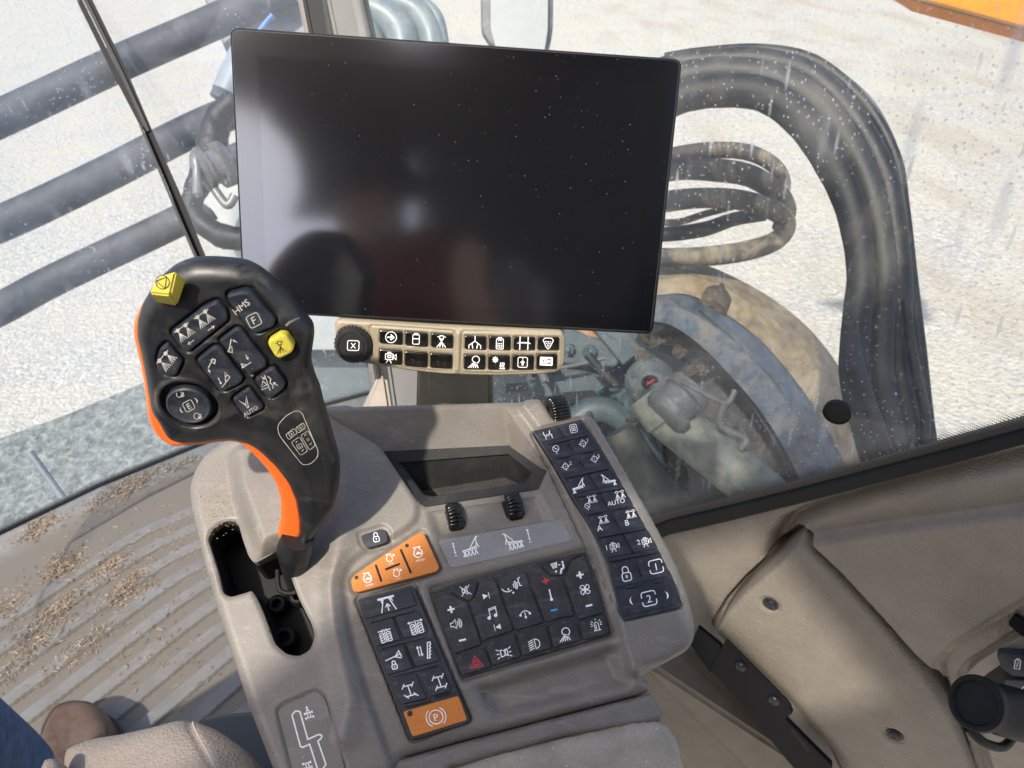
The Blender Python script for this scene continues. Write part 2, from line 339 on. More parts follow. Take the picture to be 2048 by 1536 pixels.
TAUPE=(.235,.205,.178)
M=dict(
 plastic=mat('console_plastic',(.185,.166,.142),.45,scuff=.3,fine=.10,bump=.4,bscale=1300,dust=.42,dcol=(.27,.25,.22),dscale=11,speck=.02,sscale=400,var=.1,bdist=.0003),
 khaki=mat('khaki_plastic',(.29,.245,.165),.42,bump=.25,bscale=1500,dust=.25,dcol=(.46,.41,.31),dscale=20,speck=.02,sscale=400,var=.06,bdist=.0002),
 trim=mat('trim_plastic',(.225,.197,.160),.45,bump=.8,bscale=380,dust=.35,dcol=(.2,.165,.13),dscale=9,var=.08,bdist=.0014,grain='cell'),
 trimflat=mat('smooth_trim_plastic',(.27,.235,.195),.5,bump=.2,bscale=900,dust=.2,dcol=(.2,.17,.14),dscale=12,var=.08),
 key=mat('key_rubber',(.013,.017,.026),.48,scuff=.22,fine=.3,bump=.3,bscale=1800,dust=.25,dcol=(.16,.15,.14),dscale=45,speck=.02,sscale=700,var=.2,bdist=.0002),
 keydusty=mat('dusty_key_rubber',(.018,.019,.022),.6,bump=.3,bscale=1800,scuff=.3,fine=.3,dust=.45,dcol=(.15,.135,.12),dscale=50,speck=.06,sscale=800,var=.2,bdist=.0002),
 gloss=mat('gloss_key',(.006,.006,.006),.18,dust=.12,dcol=(.2,.18,.15),dscale=60,speck=.05,sscale=900),
 handle=mat('handle_plastic',(.009,.010,.012),.38,bump=.12,bscale=1600,scuff=.35,dust=.3,dcol=(.12,.108,.09),dscale=28,speck=.015,sscale=500,bdist=.0002),
 tray=mat('tray_rubber',(.018,.018,.018),.75,bump=.6,bscale=1500,dust=.4,dcol=(.10,.095,.075),dscale=22,speck=.1,sscale=600),
 black=mat('black_plastic',(.012,.012,.013),.45,dust=.12,dcol=(.15,.14,.12),dscale=30),
 slot=mat('slot_black',(.003,.003,.003),.7),
 white=mat('white_print',(.88,.88,.86),.6,var=.04),
 dim=mat('worn_print',(.50,.48,.43),.6,var=.3,vscale=300),
 red=mat('red_print',(.6,.035,.04),.5),
 blue=mat('blue_print',(.05,.3,.62),.5),
 dark=mat('dark_print',(.02,.018,.01),.6),
 led=mat('unlit_led',(.05,.055,.065),.35),
 orange=mat('orange_key',(.62,.20,.025),.5,bump=.25,bscale=1200,scuff=.3,dust=.4,dcol=(.40,.19,.07),dscale=35,var=.06),
 otrim=mat('orange_trim',(.85,.15,.02),.38,var=.05,dust=.1,dcol=(.6,.2,.08)),
 yellow=mat('yellow_key',(.58,.49,.06),.4,var=.05,dust=.4,scuff=.3,dcol=(.42,.34,.09),dscale=60),
 sticker=mat('grey_sticker',(.235,.23,.225),.5,dust=.3,dcol=(.33,.31,.28),dscale=40,bump=.1,bscale=900,speck=.04,sscale=500),
 leather=mat('grey_leather',(.27,.225,.185),.45,bump=1.0,bscale=420,bdist=.0007,var=.06,grain='cell'),
 thread=mat('pale_thread',(.55,.5,.44),.7),
 pad=mat('armrest_skin',(.36,.315,.245),.55,bump=.6,bscale=600,bdist=.0006,dust=.6,dcol=(.56,.50,.40),dscale=25,speck=.06,sscale=330),
 rubber=mat('seal_rubber',(.009,.0095,.010),.6,spec=.25,dust=.06,dcol=(.12,.12,.12)),
 steel=mat('dark_steel',(.10,.10,.105),.35,metal=.7),
 bracket=mat('black_bracket',(.004,.004,.006),.55,var=.2,spec=.15),
)
# ---------------- pictograms: strokes in a -1..1 box (x right, y up) ----------------
def circ(x,y,r,a0=0,a1=360,n=18,ry=None):
    n=max(3,int(n*abs(a1-a0)/360)); return [(x+r*math.cos(rad(a0+(a1-a0)*i/n)),y+(ry or r)*math.sin(rad(a0+(a1-a0)*i/n))) for i in range(n+1)]
def rr_(x0,y0,x1,y1,r=.2):
    p=[]
    for cx,cy,a in((x1-r,y1-r,0),(x0+r,y1-r,90),(x0+r,y0+r,180),(x1-r,y0+r,270)): p+=circ(cx,cy,r,a,a+90,12)
    return p+[p[0]]
def arrow(x0,y0,x1,y1,s=.25):
    a=math.atan2(y1-y0,x1-x0); return [[(x0,y0),(x1,y1)],[(x1-s*math.cos(a-.6),y1-s*math.sin(a-.6)),(x1,y1),(x1-s*math.cos(a+.6),y1-s*math.sin(a+.6))]]
def F(*p): return ('F',list(p))
def T(s,x=0,y=0,h=.8): return ('T',s,x,y,h)
def shift(ic,dx,dy,k=1,rot=0):
    c,s_=math.cos(rad(rot)),math.sin(rad(rot)); g=lambda p:(dx+k*(p[0]*c-p[1]*s_),dy+k*(p[0]*s_+p[1]*c)); o=[]
    for q in ic:
        if q[0]=='F': o.append(('F',[g(p) for p in q[1]]))
        elif q[0]=='T': o.append(('T',q[1],*g((q[2],q[3])),q[4]*k))
        else: o.append([g(p) for p in q])
    return o
def fil(x,y,r): return F(*circ(x,y,r,0,360,10)[:-1])
lock=[rr_(-.6,-1,.6,.1,.3),[(-.38,.1),(-.38,.5)]+circ(0,.55,.38,180,0)+[(.38,.1)],fil(0,-.35,.14),[(0,-.4),(0,-.65)]]
nozz=[rr_(-.3,.45,.3,1,.08),[(-.7,.8),(-.3,.8)],[(.3,.8),(.7,.8)],[(-.3,.45),(0,.12),(.3,.45)]]+[[(0,.05),(x,-.95)] for x in(-.75,-.28,.28,.75)]
spr2=[[(-1.1,.75),(-.85,.75)],[(.85,.75),(1.1,.75)],[(-.35,.75),(.35,.75)],F(*[(x-.6,y) for x,y in circ(0,.7,.26)]) ,F(*[(x+.6,y) for x,y in circ(0,.7,.26)])]+[[(c,.35),(c+x,-.8)] for c in(-.6,.6) for x in(-.5,-.17,.17,.5)]
spr2o=[[(-1.1,.75),(-.85,.75)],[(.85,.75),(1.1,.75)],[(-.35,.75),(.35,.75)],circ(-.6,.7,.26),circ(.6,.7,.26)]+[[(c,.35),(c+x,-.8)] for c in(-.6,.6) for x in(-.5,-.17,.17,.5)]
boomL=[[(-1,-.35),(.6,-.1)],[(-.05,-.1),(.75,.85)],[(.6,-.1),(.75,.85),(.95,.85)],[(.7,.2),(.85,-.3)]]+[circ(x,-.33+.06*x,.13,0,360,10) for x in(-.75,-.35,.05,.45)]+[[(x,-.5),(x+d,-1)] for x in(-.75,) for d in(-.2,0,.2)]
boomR=[[(-q[0],q[1]) for q in s_] for s_ in boomL]
boomLs=boomL+[[(x,-.5),(x+d,-1)] for x in(-.35,.05,.45) for d in(-.15,.15)]
boomRs=[[(-q[0],q[1]) for q in s_] for s_ in boomLs]
camr=[rr_(-.8,-.35,.35,.5,.05),[(-.45,.5),(-.45,.75),(0,.75),(0,.5)],[(.35,.05),(.85,.45),(.85,-.35),(.35,.05)],rr_(-.45,-.05,.05,.25,.05),[(-.35,-.35),(-.7,-.95)],[(-.15,-.35),(.15,-.95)]]
compass=[circ(0,.2,.65),[(-.4,.55),(.45,-.2)],F((-.25,.35),(.1,.3),(-.05,.02)),[(0,-.5),(0,-1)]]
target=[circ(0,0,.62),[(-1,0),(-.3,0)],[(.3,0),(1,0)],[(0,.3),(0,1)],[(0,-.3),(0,-1)],fil(0,0,.1)]
tank=[rr_(-.75,-.9,.75,.9,.35),[(-.35,.5),(.35,.5),(.35,-.45),(-.35,-.45),(-.35,.5)],[(0,.15),(0,-.3)],[(-.15,0),(.15,0)]]
wavy=[[(-.9,.9),(-.9,.4),(-.6,-.2),(-.6,-.9)],[(.5,.9),(.4,.3),(.8,-.1),(.8,-.9)],[(-.4,-.3),(-.2,.3),(0,-.3),(.2,.3),(.3,-.2)]]
def boxn(t): 
    g=[circ(.6,.6,.35,0,90,12),circ(-.6,.6,.35,90,180,12),circ(-.6,-.6,.35,180,270,12),circ(.6,-.6,.35,270,360,12)]
    return [[(-.95,.35),(-.95,.5)]+[],[(.95,.35)]+g[0]+[(-.0,.95)]+g[1]+[(-.95,.2)],[(-.95,-.3)]+g[2]+[(0,-.95)]+g[3]+[(.95,-.2)],T(t,0,0,1.05)]
def boxf(t): return [rr_(-.9,-.9,.9,.9,.35),T(t,0,0,1.15)]
parL=[F((.3,1),(-.3,.3),(-.3,-.4),(.25,-.95),(.05,-.35),(.0,.3))]
parR=[F((-.3,1),(.3,.3),(.3,-.4),(-.25,-.95),(-.05,-.35),(.0,.3))]
plus=[F((-.25,.9),(-.25,.25),(-.9,.25),(-.9,-.25),(-.25,-.25),(-.25,-.9),(.25,-.9),(.25,-.25),(.9,-.25),(.9,.25),(.25,.25),(.25,.9))]
minus=[F((-.9,.25),(-.9,-.25),(.9,-.25),(.9,.25))]
spk=[[(-.9,.3),(-.5,.3),(0,.75),(0,-.75),(-.5,-.3),(-.9,-.3),(-.9,.3)]]+[circ(-.1,0,r,-50,50,30) for r in(.45,.75,1.05)]
mute=[[(-.6,.3),(-.2,.3),(.3,.75),(.3,-.75),(-.2,-.3),(-.6,-.3),(-.6,.3)],[(-.9,.9),(.9,-.9)],[(-.9,-.9),(.9,.9)],[(-.2,.3),(-.2,-.3)]]
nxt=[F((-.8,.7),(-.8,-.7),(.5,0)),[(.75,.8),(.75,-.8)]]
prv=[F((.8,.7),(.8,-.7),(-.5,0)),[(-.75,.8),(-.75,-.8)]]
note=[fil(-.65,-.7,.3),fil(.5,-.5,.3),[(-.4,-.7),(-.4,.75),(.75,.95),(.75,-.5)],[(-.4,.5),(.75,.7)]]
voice=[circ(-.9,.4,.9,200,300,16),F((-1,-.1),(-.8,.0),(-.75,-.25),(-.95,-.35)),F((-.5,-.75),(-.3,-.6),(-.2,-.8),(-.4,-.95))]+[circ(-.4,.1,r,-40,50,26) for r in(.35,.6,.8)]+[[(.6,1),(.7,.7),(.55,.4),(.75,.3),(.7,0),(1.0,-.1)],fil(.85,1,.1)]
phone=[circ(0,-.4,.85,25,155,26),F((-1,.0),(-.65,.1),(-.6,-.3),(-.95,-.35)),F((1,.0),(.65,.1),(.6,-.3),(.95,-.35)),[(0,.2),(0,-.6)],F((-.25,-.5),(.25,-.5),(0,-.95))]
therm=[F(*(circ(0,-.75,.25,120,420,16)+[(.1,1),(-.1,1)]))]
defr=[[(-1,.8),(-.1,.9),(-.25,.2),(-.8,.15),(-1,.8)],[(-.75,.7),(-.65,.3)],[(-.5,.75),(-.45,.3)],[(-.3,.75),(-.25,.3)],F((.1,.6),(.1,.3),(.45,.45)),fil(.8,.75,.18),F((.65,.5),(.95,.5),(.9,-.2),(.5,-.4),(.2,-1),(0,-.9),(.3,-.15),(.65,-.05)),F((-.7,-.3),(-.3,-.3),(-.5,-.7))]
fan=[circ(math.cos(rad(a))*.5,math.sin(rad(a))*.5,.42,a+120,a+400,20)+[(0,0)] for a in(45,135,225,315)]+[fil(0,0,.15)]
hazard=[[(0,1.05),(1.05,-.85),(-1.05,-.85),(0,1.05)],[(0,.35),(.45,-.5),(-.45,-.5),(0,.35)]]
parkl=[[(-.15,.5),(-.5,.5),(-.5,-.5),(-.15,-.5)]+circ(-.3,0,.5,-60,60,20),[(.5,.5),(.15,.5)]]+[[(.55,.5),(.25,.35),(.15,0),(.25,-.35),(.55,-.5),(.55,.5)]]+[[(s_*.75,y),(s_*1.15,y*1.5)] for s_ in(-1,1) for y in(.5,.0,-.5)]
headl=[[(.1,.8),(.1,-.8)]+circ(.1,0,.8,-90,90,20)]+[[(-.15,y),(-1,y-.25)] for y in(.75,.4,.05,-.3,-.65)]
workl=[[(-.1,.1),(.65,-.15)]+circ(.3,.45,.6,-60,190,20)+[(-.1,.1)]]+[[(.0+.13*i,-.05-.08*i),(-.95+.42*i,-.95)] for i in range(5)]
beacon=[[(-.35,-.7),(-.35,.2)]+circ(0,.2,.35,180,0,20)+[(.35,-.7)],[(-.6,-.8),(.6,-.8)],[(-.1,-.6),(-.1,.2)]]+[[(math.cos(rad(a))*.65,.3+math.sin(rad(a))*.6),(math.cos(rad(a))*1,.3+math.sin(rad(a))*.85)] for a in(-20,10,40,90,140,170,200)]
road=[F((-1,.75),(1,.75),(1,.5),(-1,.5)),F((-.7,.5),(-.4,.5),(-.6,.0)),F((.4,.5),(.7,.5),(.75,.0)),[(-.35,.5),(-.9,-1)],[(.35,.5),(.9,-1)],[(0,-.95),(0,-.2)],[(-.3,-.45),(0,-.1),(.3,-.45)]]
def tyre(x): return [rr_(x-.28,-.9,x+.28,.45,.15)]+[[(x-.22,y-.1),(x+.22,y+.06)] for y in(-.55,-.2,.15)]
tyin=tyre(-.5)+tyre(.5)+[[(0,-.95),(0,.95)]]+arrow(-.95,.75,-.2,.75)+arrow(.95,.75,.2,.75)
tyout=tyre(-.5)+tyre(.5)+[[(0,-.95),(0,.95)]]+arrow(-.2,.75,-.95,.75)+arrow(.2,.75,.95,.75)
foldl=[[(-1,.2),(1,.6)],[(.35,.5),(.8,1),(1,.2)],[(.2,.4),(.95,.1)]]+shift(lock,-.1,-.5,.5)
ladder=arrow(-.8,-.4,-.8,.8)+arrow(-.45,.8,-.45,-.4)+[[(.1,-.9),(.55,1),(.9,1),(.9,.7),(.7,.6),(.8,.3),(.6,.2),(.7,-.1),(.5,-.2),(.6,-.5),(.4,-.55),(.45,-.9),(.1,-.9)]]
def axle(a): return [[(0,.7),(0,-.7)],[(-.6,.75),(.6,.65)],[(-.6,-.65),(.6,-.75)]]+[[(x-.15*c,y-.3),(x+.15*c,y+.3)] for x,y,c in((-.65,.75,1.6),(.65,.65,1.6),(-.65,-.65,-1.6*a),(.65,-.75,-1.6*a))]
eng=[circ(0,0,.62,120,420),[(-.3,.55),(-.3,.85),(-.55,.85)],[(.3,.55),(.3,.85),(.55,.85)],[(-.3,.85),(.3,.85)]]
turtle=[F((-.35,-.1),(0,.2),(.4,0),(.4,-.15)),[(-.35,-.1),(.5,-.15)]]
engT=eng+turtle+[T('n/min',.1,-1.05,.42)]
engP=eng+[T('n/min',.1,-1.05,.36),F((.75,.3),(1.15,.3),(1.15,.7),(.75,.7))]
parkb=[circ(0,0,.7),circ(0,0,1,-55,55),circ(0,0,1,125,235),T('P',0,0,.75)]
updn=arrow(0,0,0,.55,.2)+arrow(0,0,0,-.55,.2)+shift(plus,0,.85,.22)+shift(minus,0,-.9,.22)
vehicle=arrow(0,.5,0,1,.25)+[[(-.15,.5),(.15,.5),(.2,.1),(-.2,.1),(-.15,.5)],[(-.2,.1),(-.2,-.6)],[(.2,.1),(.2,-.6)],[(-.55,.1),(.55,.1)],[(-.55,-.6),(.55,-.6)]]+[F((x-.12,y-.18),(x+.12,y-.18),(x+.12,y+.18),(x-.12,y+.18)) for x in(-.55,.55) for y in(.1,-.6)]
goarr=[circ(0,0,.95),F((-.65,.12),(.0,.12),(-.15,.5),(.1,.5),(.65,0),(.1,-.5),(-.15,-.5),(.0,-.12),(-.65,-.12))]
jug=[rr_(-.6,-.95,.6,.75,.15),[(-.3,.75),(-.3,1),(.3,1),(.3,.75)],[(-.6,-.05),(-.4,.1),(-.2,-.05),(0,.1),(.2,-.05),(.4,.1),(.6,-.05)]]
boomn=[[(0,1),(0,.1)],[(0,.15),(-.9,-.5),(-.9,-1)],[(0,.15),(.9,-.5),(.9,-1)],[(-.45,-.2),(-.3,-1)],[(.45,-.2),(.3,-1)]]
keypadi=[rr_(-.6,-1,.6,.75,.15),[(-.3,.75),(-.3,1),(.3,1),(.3,.75)],circ(0,.35,.25,0,180)]+[fil(x,y,.11) for x in(-.3,0,.3) for y in(-.05,-.35,-.65)]
track=[[(-.6,1),(-.6,-1)],[(.6,1),(.6,-1)],[(-1,-.05),(-.7,.1),(.7,.1),(1,-.05),(-1,-.05)]]
gran=[[(-.9,.5),(-.6,.9),(.6,.9),(.9,.5),(.3,-.7),(0,-1),(-.3,-.7),(-.9,.5)]]+[fil(x,y,.1) for x,y in((-.5,.25),(-.2,.3),(.1,.25),(.4,.3),(-.3,0),(0,0),(.3,0),(-.1,-.3),(.15,-.3),(0,-.55))]
snow=[[(math.cos(rad(a))*.5-.5,math.sin(rad(a))*.5+.4),(-math.cos(rad(a))*.5-.5,-math.sin(rad(a))*.5+.4)] for a in(0,45,90,135)]+[circ(-.5,.4,.3)]+[[(x,.0),(x+.1,-.25),(x,-.55),(x+.1,-.85)] for x in(.3,.58,.86)]+[[(.2,-1),(1.1,-1)]]
boxup=[rr_(-.9,-.95,.9,.95,.3),F((-.18,-.6),(.18,-.6),(.18,-.05),(.5,-.05),(0,.4),(-.5,-.05),(-.18,-.05)),fil(0,.65,.12)]
hours=[rr_(-1,-.65,1,.65,.08),rr_(-.85,-.5,.85,.5,.05),rr_(-.65,-.3,-.35,.3,.04),rr_(-.2,-.3,.1,.3,.04),[(.3,.3),(.3,-.3)],[(.6,.3),(.6,-.3)],[(.3,0),(.6,0)]]
nozL=shift(spr2,0,.25,.75)+arrow(.35,-.85,-.35,-.85)
nozR=shift(spr2,0,.25,.75)+arrow(-.35,-.85,.35,-.85)
foldLu=[[(-.7,-.6),(.3,.8)],[(-.8,-.4),(-.3,-.8),(-.0,-.05),(-.65,-.3)]]+arrow(.8,.1,.45,.55)
foldLd=[[(-.9,-.7),(.5,-.5)],[(-.8,-.7),(-.75,-.15),(-.15,-.6)],[(-.6,-.6),(-.75,-.15)]]+arrow(.25,.6,.25,.0)
foldRu=[[(.7,.9),(-.5,-.1)],[(.2,.8),(.9,.6),(.55,.1),(.25,.6)]]+arrow(-.5,-.8,-.5,-.3)
foldRd=[[(-.6,-.8),(.8,-.1)],[(.1,-.35),(.55,.75),(.85,-.1)],[(.35,.2),(.7,.3)]]+arrow(-.5,.5,-.5,-.35)
level=[[(-.1,.9),(-.1,-.9)],[(-.9,-.3),(-.5,.35),(-.2,-.15),(-.9,-.3)],[(-1,-.5),(-.1,-.5)]]+arrow(-.5,.9,-.25,.5)+[[(.2,.7),(.4,.3),(.2,-.1),(.4,-.5),(.25,-.8)]]+arrow(.9,-.7,.55,-.2)
autob=[[(-.5,.9),(-.05,.1),(.5,.9),(.1,-.1),(.05,-.3),(-.1,-.3),(-.1,0),(-.5,.9)],T('AUTO',0,-.75,.45)]
dia_=shift([circ(0,0,.6,30,330),[(.3,.2),(.9,.2),(.5,-.5)],circ(.6,-.3,.28)],0,0,1)
dial=boxf('E')
stopc=[circ(0,0,.9),[(-.6,-.65),(.6,-.65),(0,.85),(-.6,-.65)][:0] or [(-.75,.45),(.75,.45),(0,-.88),(-.75,.45)]]
batt=[rr_(-.5,-.9,.5,.7,.1),[(-.2,.7),(-.2,.95),(.2,.95),(.2,.7)],[(.15,.4),(-.2,-.15),(.15,-.05),(-.15,-.6)]]
_tc={}
def textmesh(s):
    if s in _tc: return _tc[s]
    c=bpy.data.curves.new('t','FONT'); c.body=s; c.size=1; c.align_x='CENTER'; c.resolution_u=3
    o=bpy.data.objects.new('t',c); COL.objects.link(o); bpy.context.view_layer.update()
    me=bpy.data.meshes.new_from_object(o.evaluated_get(bpy.context.evaluated_depsgraph_get()))
    V=np.array([v.co[:2] for v in me.vertices]); Fs=[tuple(p.vertices) for p in me.polygons]
    hcap=.73 if s.upper()==s else .73
    V[:,0]-=(V[:,0].min()+V[:,0].max())/2; V[:,1]-=hcap/2 if s!='n/min' else .27; V/=hcap
    bpy.data.objects.remove(o); bpy.data.curves.remove(c); bpy.data.meshes.remove(me); _tc[s]=(V,Fs); return _tc[s]
def icon(mb,fr,u,v,s,ic,a=15,h=0,mi=1,w=2.2,bold=0):
    """lay a pictogram on the surface at photo position u,v with half size s"""
    ca,sa=math.cos(rad(a)),math.sin(rad(a))
    def g(p): return fr.l(u+s*(p[0]*ca-p[1]*sa),v-s*(p[0]*sa+p[1]*ca),h)
    k=0
    for q in ic:
        hh=h+k*.000006+.00004; k+=1
        if q[0]=='F':
            pl=ccw([g(p) for p in q[1]]); mb.cap([fr.w(x,y,hh) for x,y in pl],mi)
        elif q[0]=='T':
            V,Fs=textmesh(q[1]); ks=q[4]
            L=[fr.w(*g((q[2]+x*ks,q[3]+y*ks)),hh) for x,y in V]; mb.add(L,Fs,mi)
        else:
            if len(q)<2: continue
            cl=len(q)>3 and abs(q[0][0]-q[-1][0])<1e-6 and abs(q[0][1]-q[-1][1])<1e-6
            strip(mb,fr,[g(p) for p in (q[:-1] if cl else q)],min(w,max(1.2,s*.135))*fr.px,hh,cl,mi)
# ================= ARMREST CONSOLE =================
ca,sa=math.cos(rad(15)),math.sin(rad(15))
EL=rad(28)
CF=Fr(P(1000,1150,.62),(ca,sa,0),(-sa*math.cos(EL),ca*math.cos(EL),math.sin(EL)))
k2=lambda x,y:(350+x/3.84,800+y/3.84)
k3=lambda x,y:(640+x/3.94,620+y/3.94)
k4=lambda x,y:(1040+x/3.34,800+y/3.34)
k5=lambda x,y:(680+x/3.34,1040+y/3.34)
k6=lambda x,y:(740+x/3.84,780+y/3.84)
k7=lambda x,y:(440+x/2.048,1300+y/2.048)
km=lambda k,*p:[k(*q) for q in p]
console=thing('armrest_console',CF.W(1000,1450,-.12),'dusty taupe armrest console full of black and orange rubber switches','control console')
OUT=[(378,975),(382,1010),(395,1070),(415,1150),(440,1240),(470,1330),(500,1420),(545,1536),(560,1570),(780,1560),(806,1514),(928,1480),(1304,1382),(1302,1363),(1282,1349),(1285,1337),(1330,1326),(1373,1302),(1387,1282),(1389,1250),(1378,1200),(1352,1130),(1320,1070),(1290,1015),(1250,945),(1190,843),(1176,832),(1150,832),(1108,843),(1090,812),(1080,800),(1000,801),(880,804),(700,809),(600,818),(520,850),(440,888),(410,910),(390,940)]
GATE=km(k2,(262,1081),(300,1010),(380,950),(470,940),(505,985),(530,1080),(575,1210),(610,1255),(640,1262),(810,1190),(900,1130),(1030,1130),(1015,1190),(980,1240),(885,1330),(920,1430),(960,1536))+[(625,1250),(632,1275),(622,1302),(600,1315),(575,1310),(552,1290),(530,1230),(517,1200),(506,1184),(496,1188),(465,1197),(449,1190),(440,1150)]
RIM=[(648,830),(1010,816),(1100,945),(1080,990),(850,1024),(837,1010),(763,899)]
pl=lambda pts,h=0,r=.003:rnd(CF.poly(pts,h),r)
oL=pl(OUT,-.002,.006); gL=pl(GATE,-.002,.003); rL=pl(RIM,0,.004)
leftz=pl([(560,790),(700,806),(763,895),(838,1010),(835,1042),(800,1070),(740,1098),(700,1127),(686,1165),(692,1230),(710,1310),(745,1420),(800,1570),(300,1570),(300,900)],0,.006)
guard=pl([(452,905),(480,880),(570,880),(680,900),(660,1000),(600,1090),(562,1103),(520,1122),(506,1108),(490,1060),(465,990)],.014,.006)
rail=pl([(1040,815),(1068,850),(1130,960),(1180,1080),(1225,1200),(1262,1350),(1420,1350),(1420,780),(1060,780)],.003,.004)
padc=pl([(858,1176),(1175,1097),(1230,1272),(926,1362)],0,.003)
scoop=pl([(940,1368),(1228,1284),(1270,1372),(990,1442)],0,.008)
padl=pl([(708,1196),(828,1164),(944,1440),(822,1486)],0,.004)
padr=pl([(1062,862),(1166,835),(1369,1207),(1362,1218),(1246,1244)],.004,.003)
rpm=pl([(698,1160),(706,1148),(764,1108),(840,1059),(852,1063),(885,1138),(877,1148),(713,1190),(703,1183)],0,.003)
stk=pl(km(k6,(518,1150),(1490,980),(1565,1160),(610,1378)),0,.003)
lockr=pl([(713,1067),(767,1050),(782,1062),(782,1090),(737,1104),(720,1092)],.003,.004)
plate=pl([(553,1420),(565,1408),(632,1379),(646,1386),(655,1400),(693,1535),(690,1570),(590,1570),(557,1440)],.003,.004)
wheelz=pl([(855,1020),(1075,985),(1110,1060),(1090,1075),(875,1075)],0,.006)
flank=[CF.l(u,v,0) for u,v in [(640,830),(672,900),(690,960),(695,1030),(680,1100),(668,1180),(675,1260),(690,1340),(705,1400),(690,1470)]]
def console_h(X,Y):
    sd=np.maximum(sdf(oL,X,Y),0); h=np.zeros_like(X)
    h+=.0045*sst(-.003,.004,sdf(leftz,X,Y))
    h+=.005*np.exp(-(ldist(flank,X,Y)/.010)**2)*sst(0,.01,sdf(leftz,X,Y))
    h+=.020*sst(-.004,.014,sdf(guard,X,Y))
    h+=.0065*sst(-.0035,.0035,sdf(rail,X,Y))
    h-=.0035*sst(-.002,.001,sdf(padc,X,Y))
    h+=.002*np.exp(-((sdf(padc,X,Y)+.006)/.004)**2)
    h-=.010*sst(-.004,.012,sdf(scoop,X,Y))
    for q,d in((padl,.0028),(padr,.003),(rpm,.0018),(lockr,.002),(plate,.0018)): h-=d*sst(-.0012,.0004,sdf(q,X,Y))
    h-=.0006*sst(-.0006,.0003,sdf(stk,X,Y))
    h-=.004*sst(-.004,.006,sdf(wheelz,X,Y))
    h-=.0035*np.exp(-(sdf(rL,X,Y)/.004)**2)*0
    gd=np.abs(sdf(gL,X,Y)); h-=.0018*np.clip(1-gd/.003,0,1)**2
    R=.009; h-=R-np.sqrt(R*R-(R-np.minimum(sd,R))**2)
    # left side falls away in a broad curve
    return h
mb=MB(); hf(mb,CF,oL,.0013,console_h,holes=[gL,rL],skirt=.11,hskirt=.0,mi=0)
# gate walls and bin recess walls
gtop=[CF.w(x,y,float(console_h(np.array([x]),np.array([y]))[0])) for x,y in gL]
mb.loop_side([CF.w(x,y,-.05) for x,y in gL],gtop,0)
RIN=[(764,905,-.020),(1020,893,-.024),(1090,943,-.004),(1073,978,-.002),(853,1012,-.002),(842,1006,-.002),(768,907,-.018)]
ro=[CF.l(u,v,0) for u,v in RIM]; ri=[CF.W(*q) for q in RIN]
def lerp_loop(a,b,k=5): return None
rim3=[CF.w(x,y,0) for x,y in ro]
n=len(rim3)
# densify: match rounded hole with a fan strip
rt=[CF.w(x,y,float(console_h(np.array([x]),np.array([y]))[0])) for x,y in rL]
def nearest_on(loop,p):
    best=None
    for i in range(len(loop)):
        a=loop[i];b=loop[(i+1)%len(loop)]; e=b-a; t=max(0,min(1,(p-a).dot(e)/max(e.dot(e),1e-12))); yield ((p-(a+e*t)).length,i,t)
rb=[]
for p in rt:
    d,i,t=min(nearest_on(rim3,p)); rb.append(ri[i].lerp(ri[(i+1)%n],t))
mb.loop_side([a.lerp(b,1) for a,b in zip(rt,rb)],rt,0)
housing=mb.build('housing',M['plastic'],console,smooth=50)

# storage tray
TIN=[(792,925,-.023),(1018,908,-.027),(1066,947,-.008),(1052,966,-.005),(862,994,-.005),(845,990,-.006),(800,930,-.021)]
TB=[(820,985,-.055),(1010,955,-.055),(1048,972,-.055),(1046,985,-.055),(870,1012,-.055),(858,1008,-.055),(822,990,-.055)]
def offl(L,d): return [CF.W(q[0],q[1],q[2]+d) for q in L]
mb=MB(); o1=[CF.W(q[0],q[1],q[2]) for q in RIN]; c0=sum(o1,Vector())/7
o1=[p+(p-c0).normalized()*.0015-CF.en*.004 for p in o1]; o1b=[p+CF.en*.0055 for p in o1]; t1=offl(TIN,.0015)
t2=offl([(q[0]*.97+ (950*.03),q[1]*.97+ (955*.03),q[2]) for q in TIN],-.002); tb=offl(TB,0)
for a,b in((o1b,o1),(t1,o1b),(t2,t1),(tb,t2)): mb.loop_side(a,b,0)
mb.cap(tb,0)
tray=mb.build('storage_tray',M['tray'],console,smooth=30)

# gate well under the lever
mb=MB(); g2=[CF.w(x,y,-.05) for x,y in gL]; mb.cap(g2,0)
mb.loop_side([CF.w(x,y,-.0501) for x,y in inset(gL,.0012)],[CF.w(x,y,-.004) for x,y in inset(gL,.0012)],0)
for (u,v,r) in((575,1280,.010),(560,1215,.008),(600,1200,.007)):
    lathe(mb,CF.W(u,v,-.049),CF.en,[(0,r),(.014,r),(.016,r*.8),(.016,r*.5),(.006,r*.45)],20)
tube(mb,[CF.W(555,1140,-.03),CF.W(560,1180,-.03),CF.W(590,1185,-.028),CF.W(610,1160,-.026)],.0022)
mb.build('gate_well',M['slot'],console)
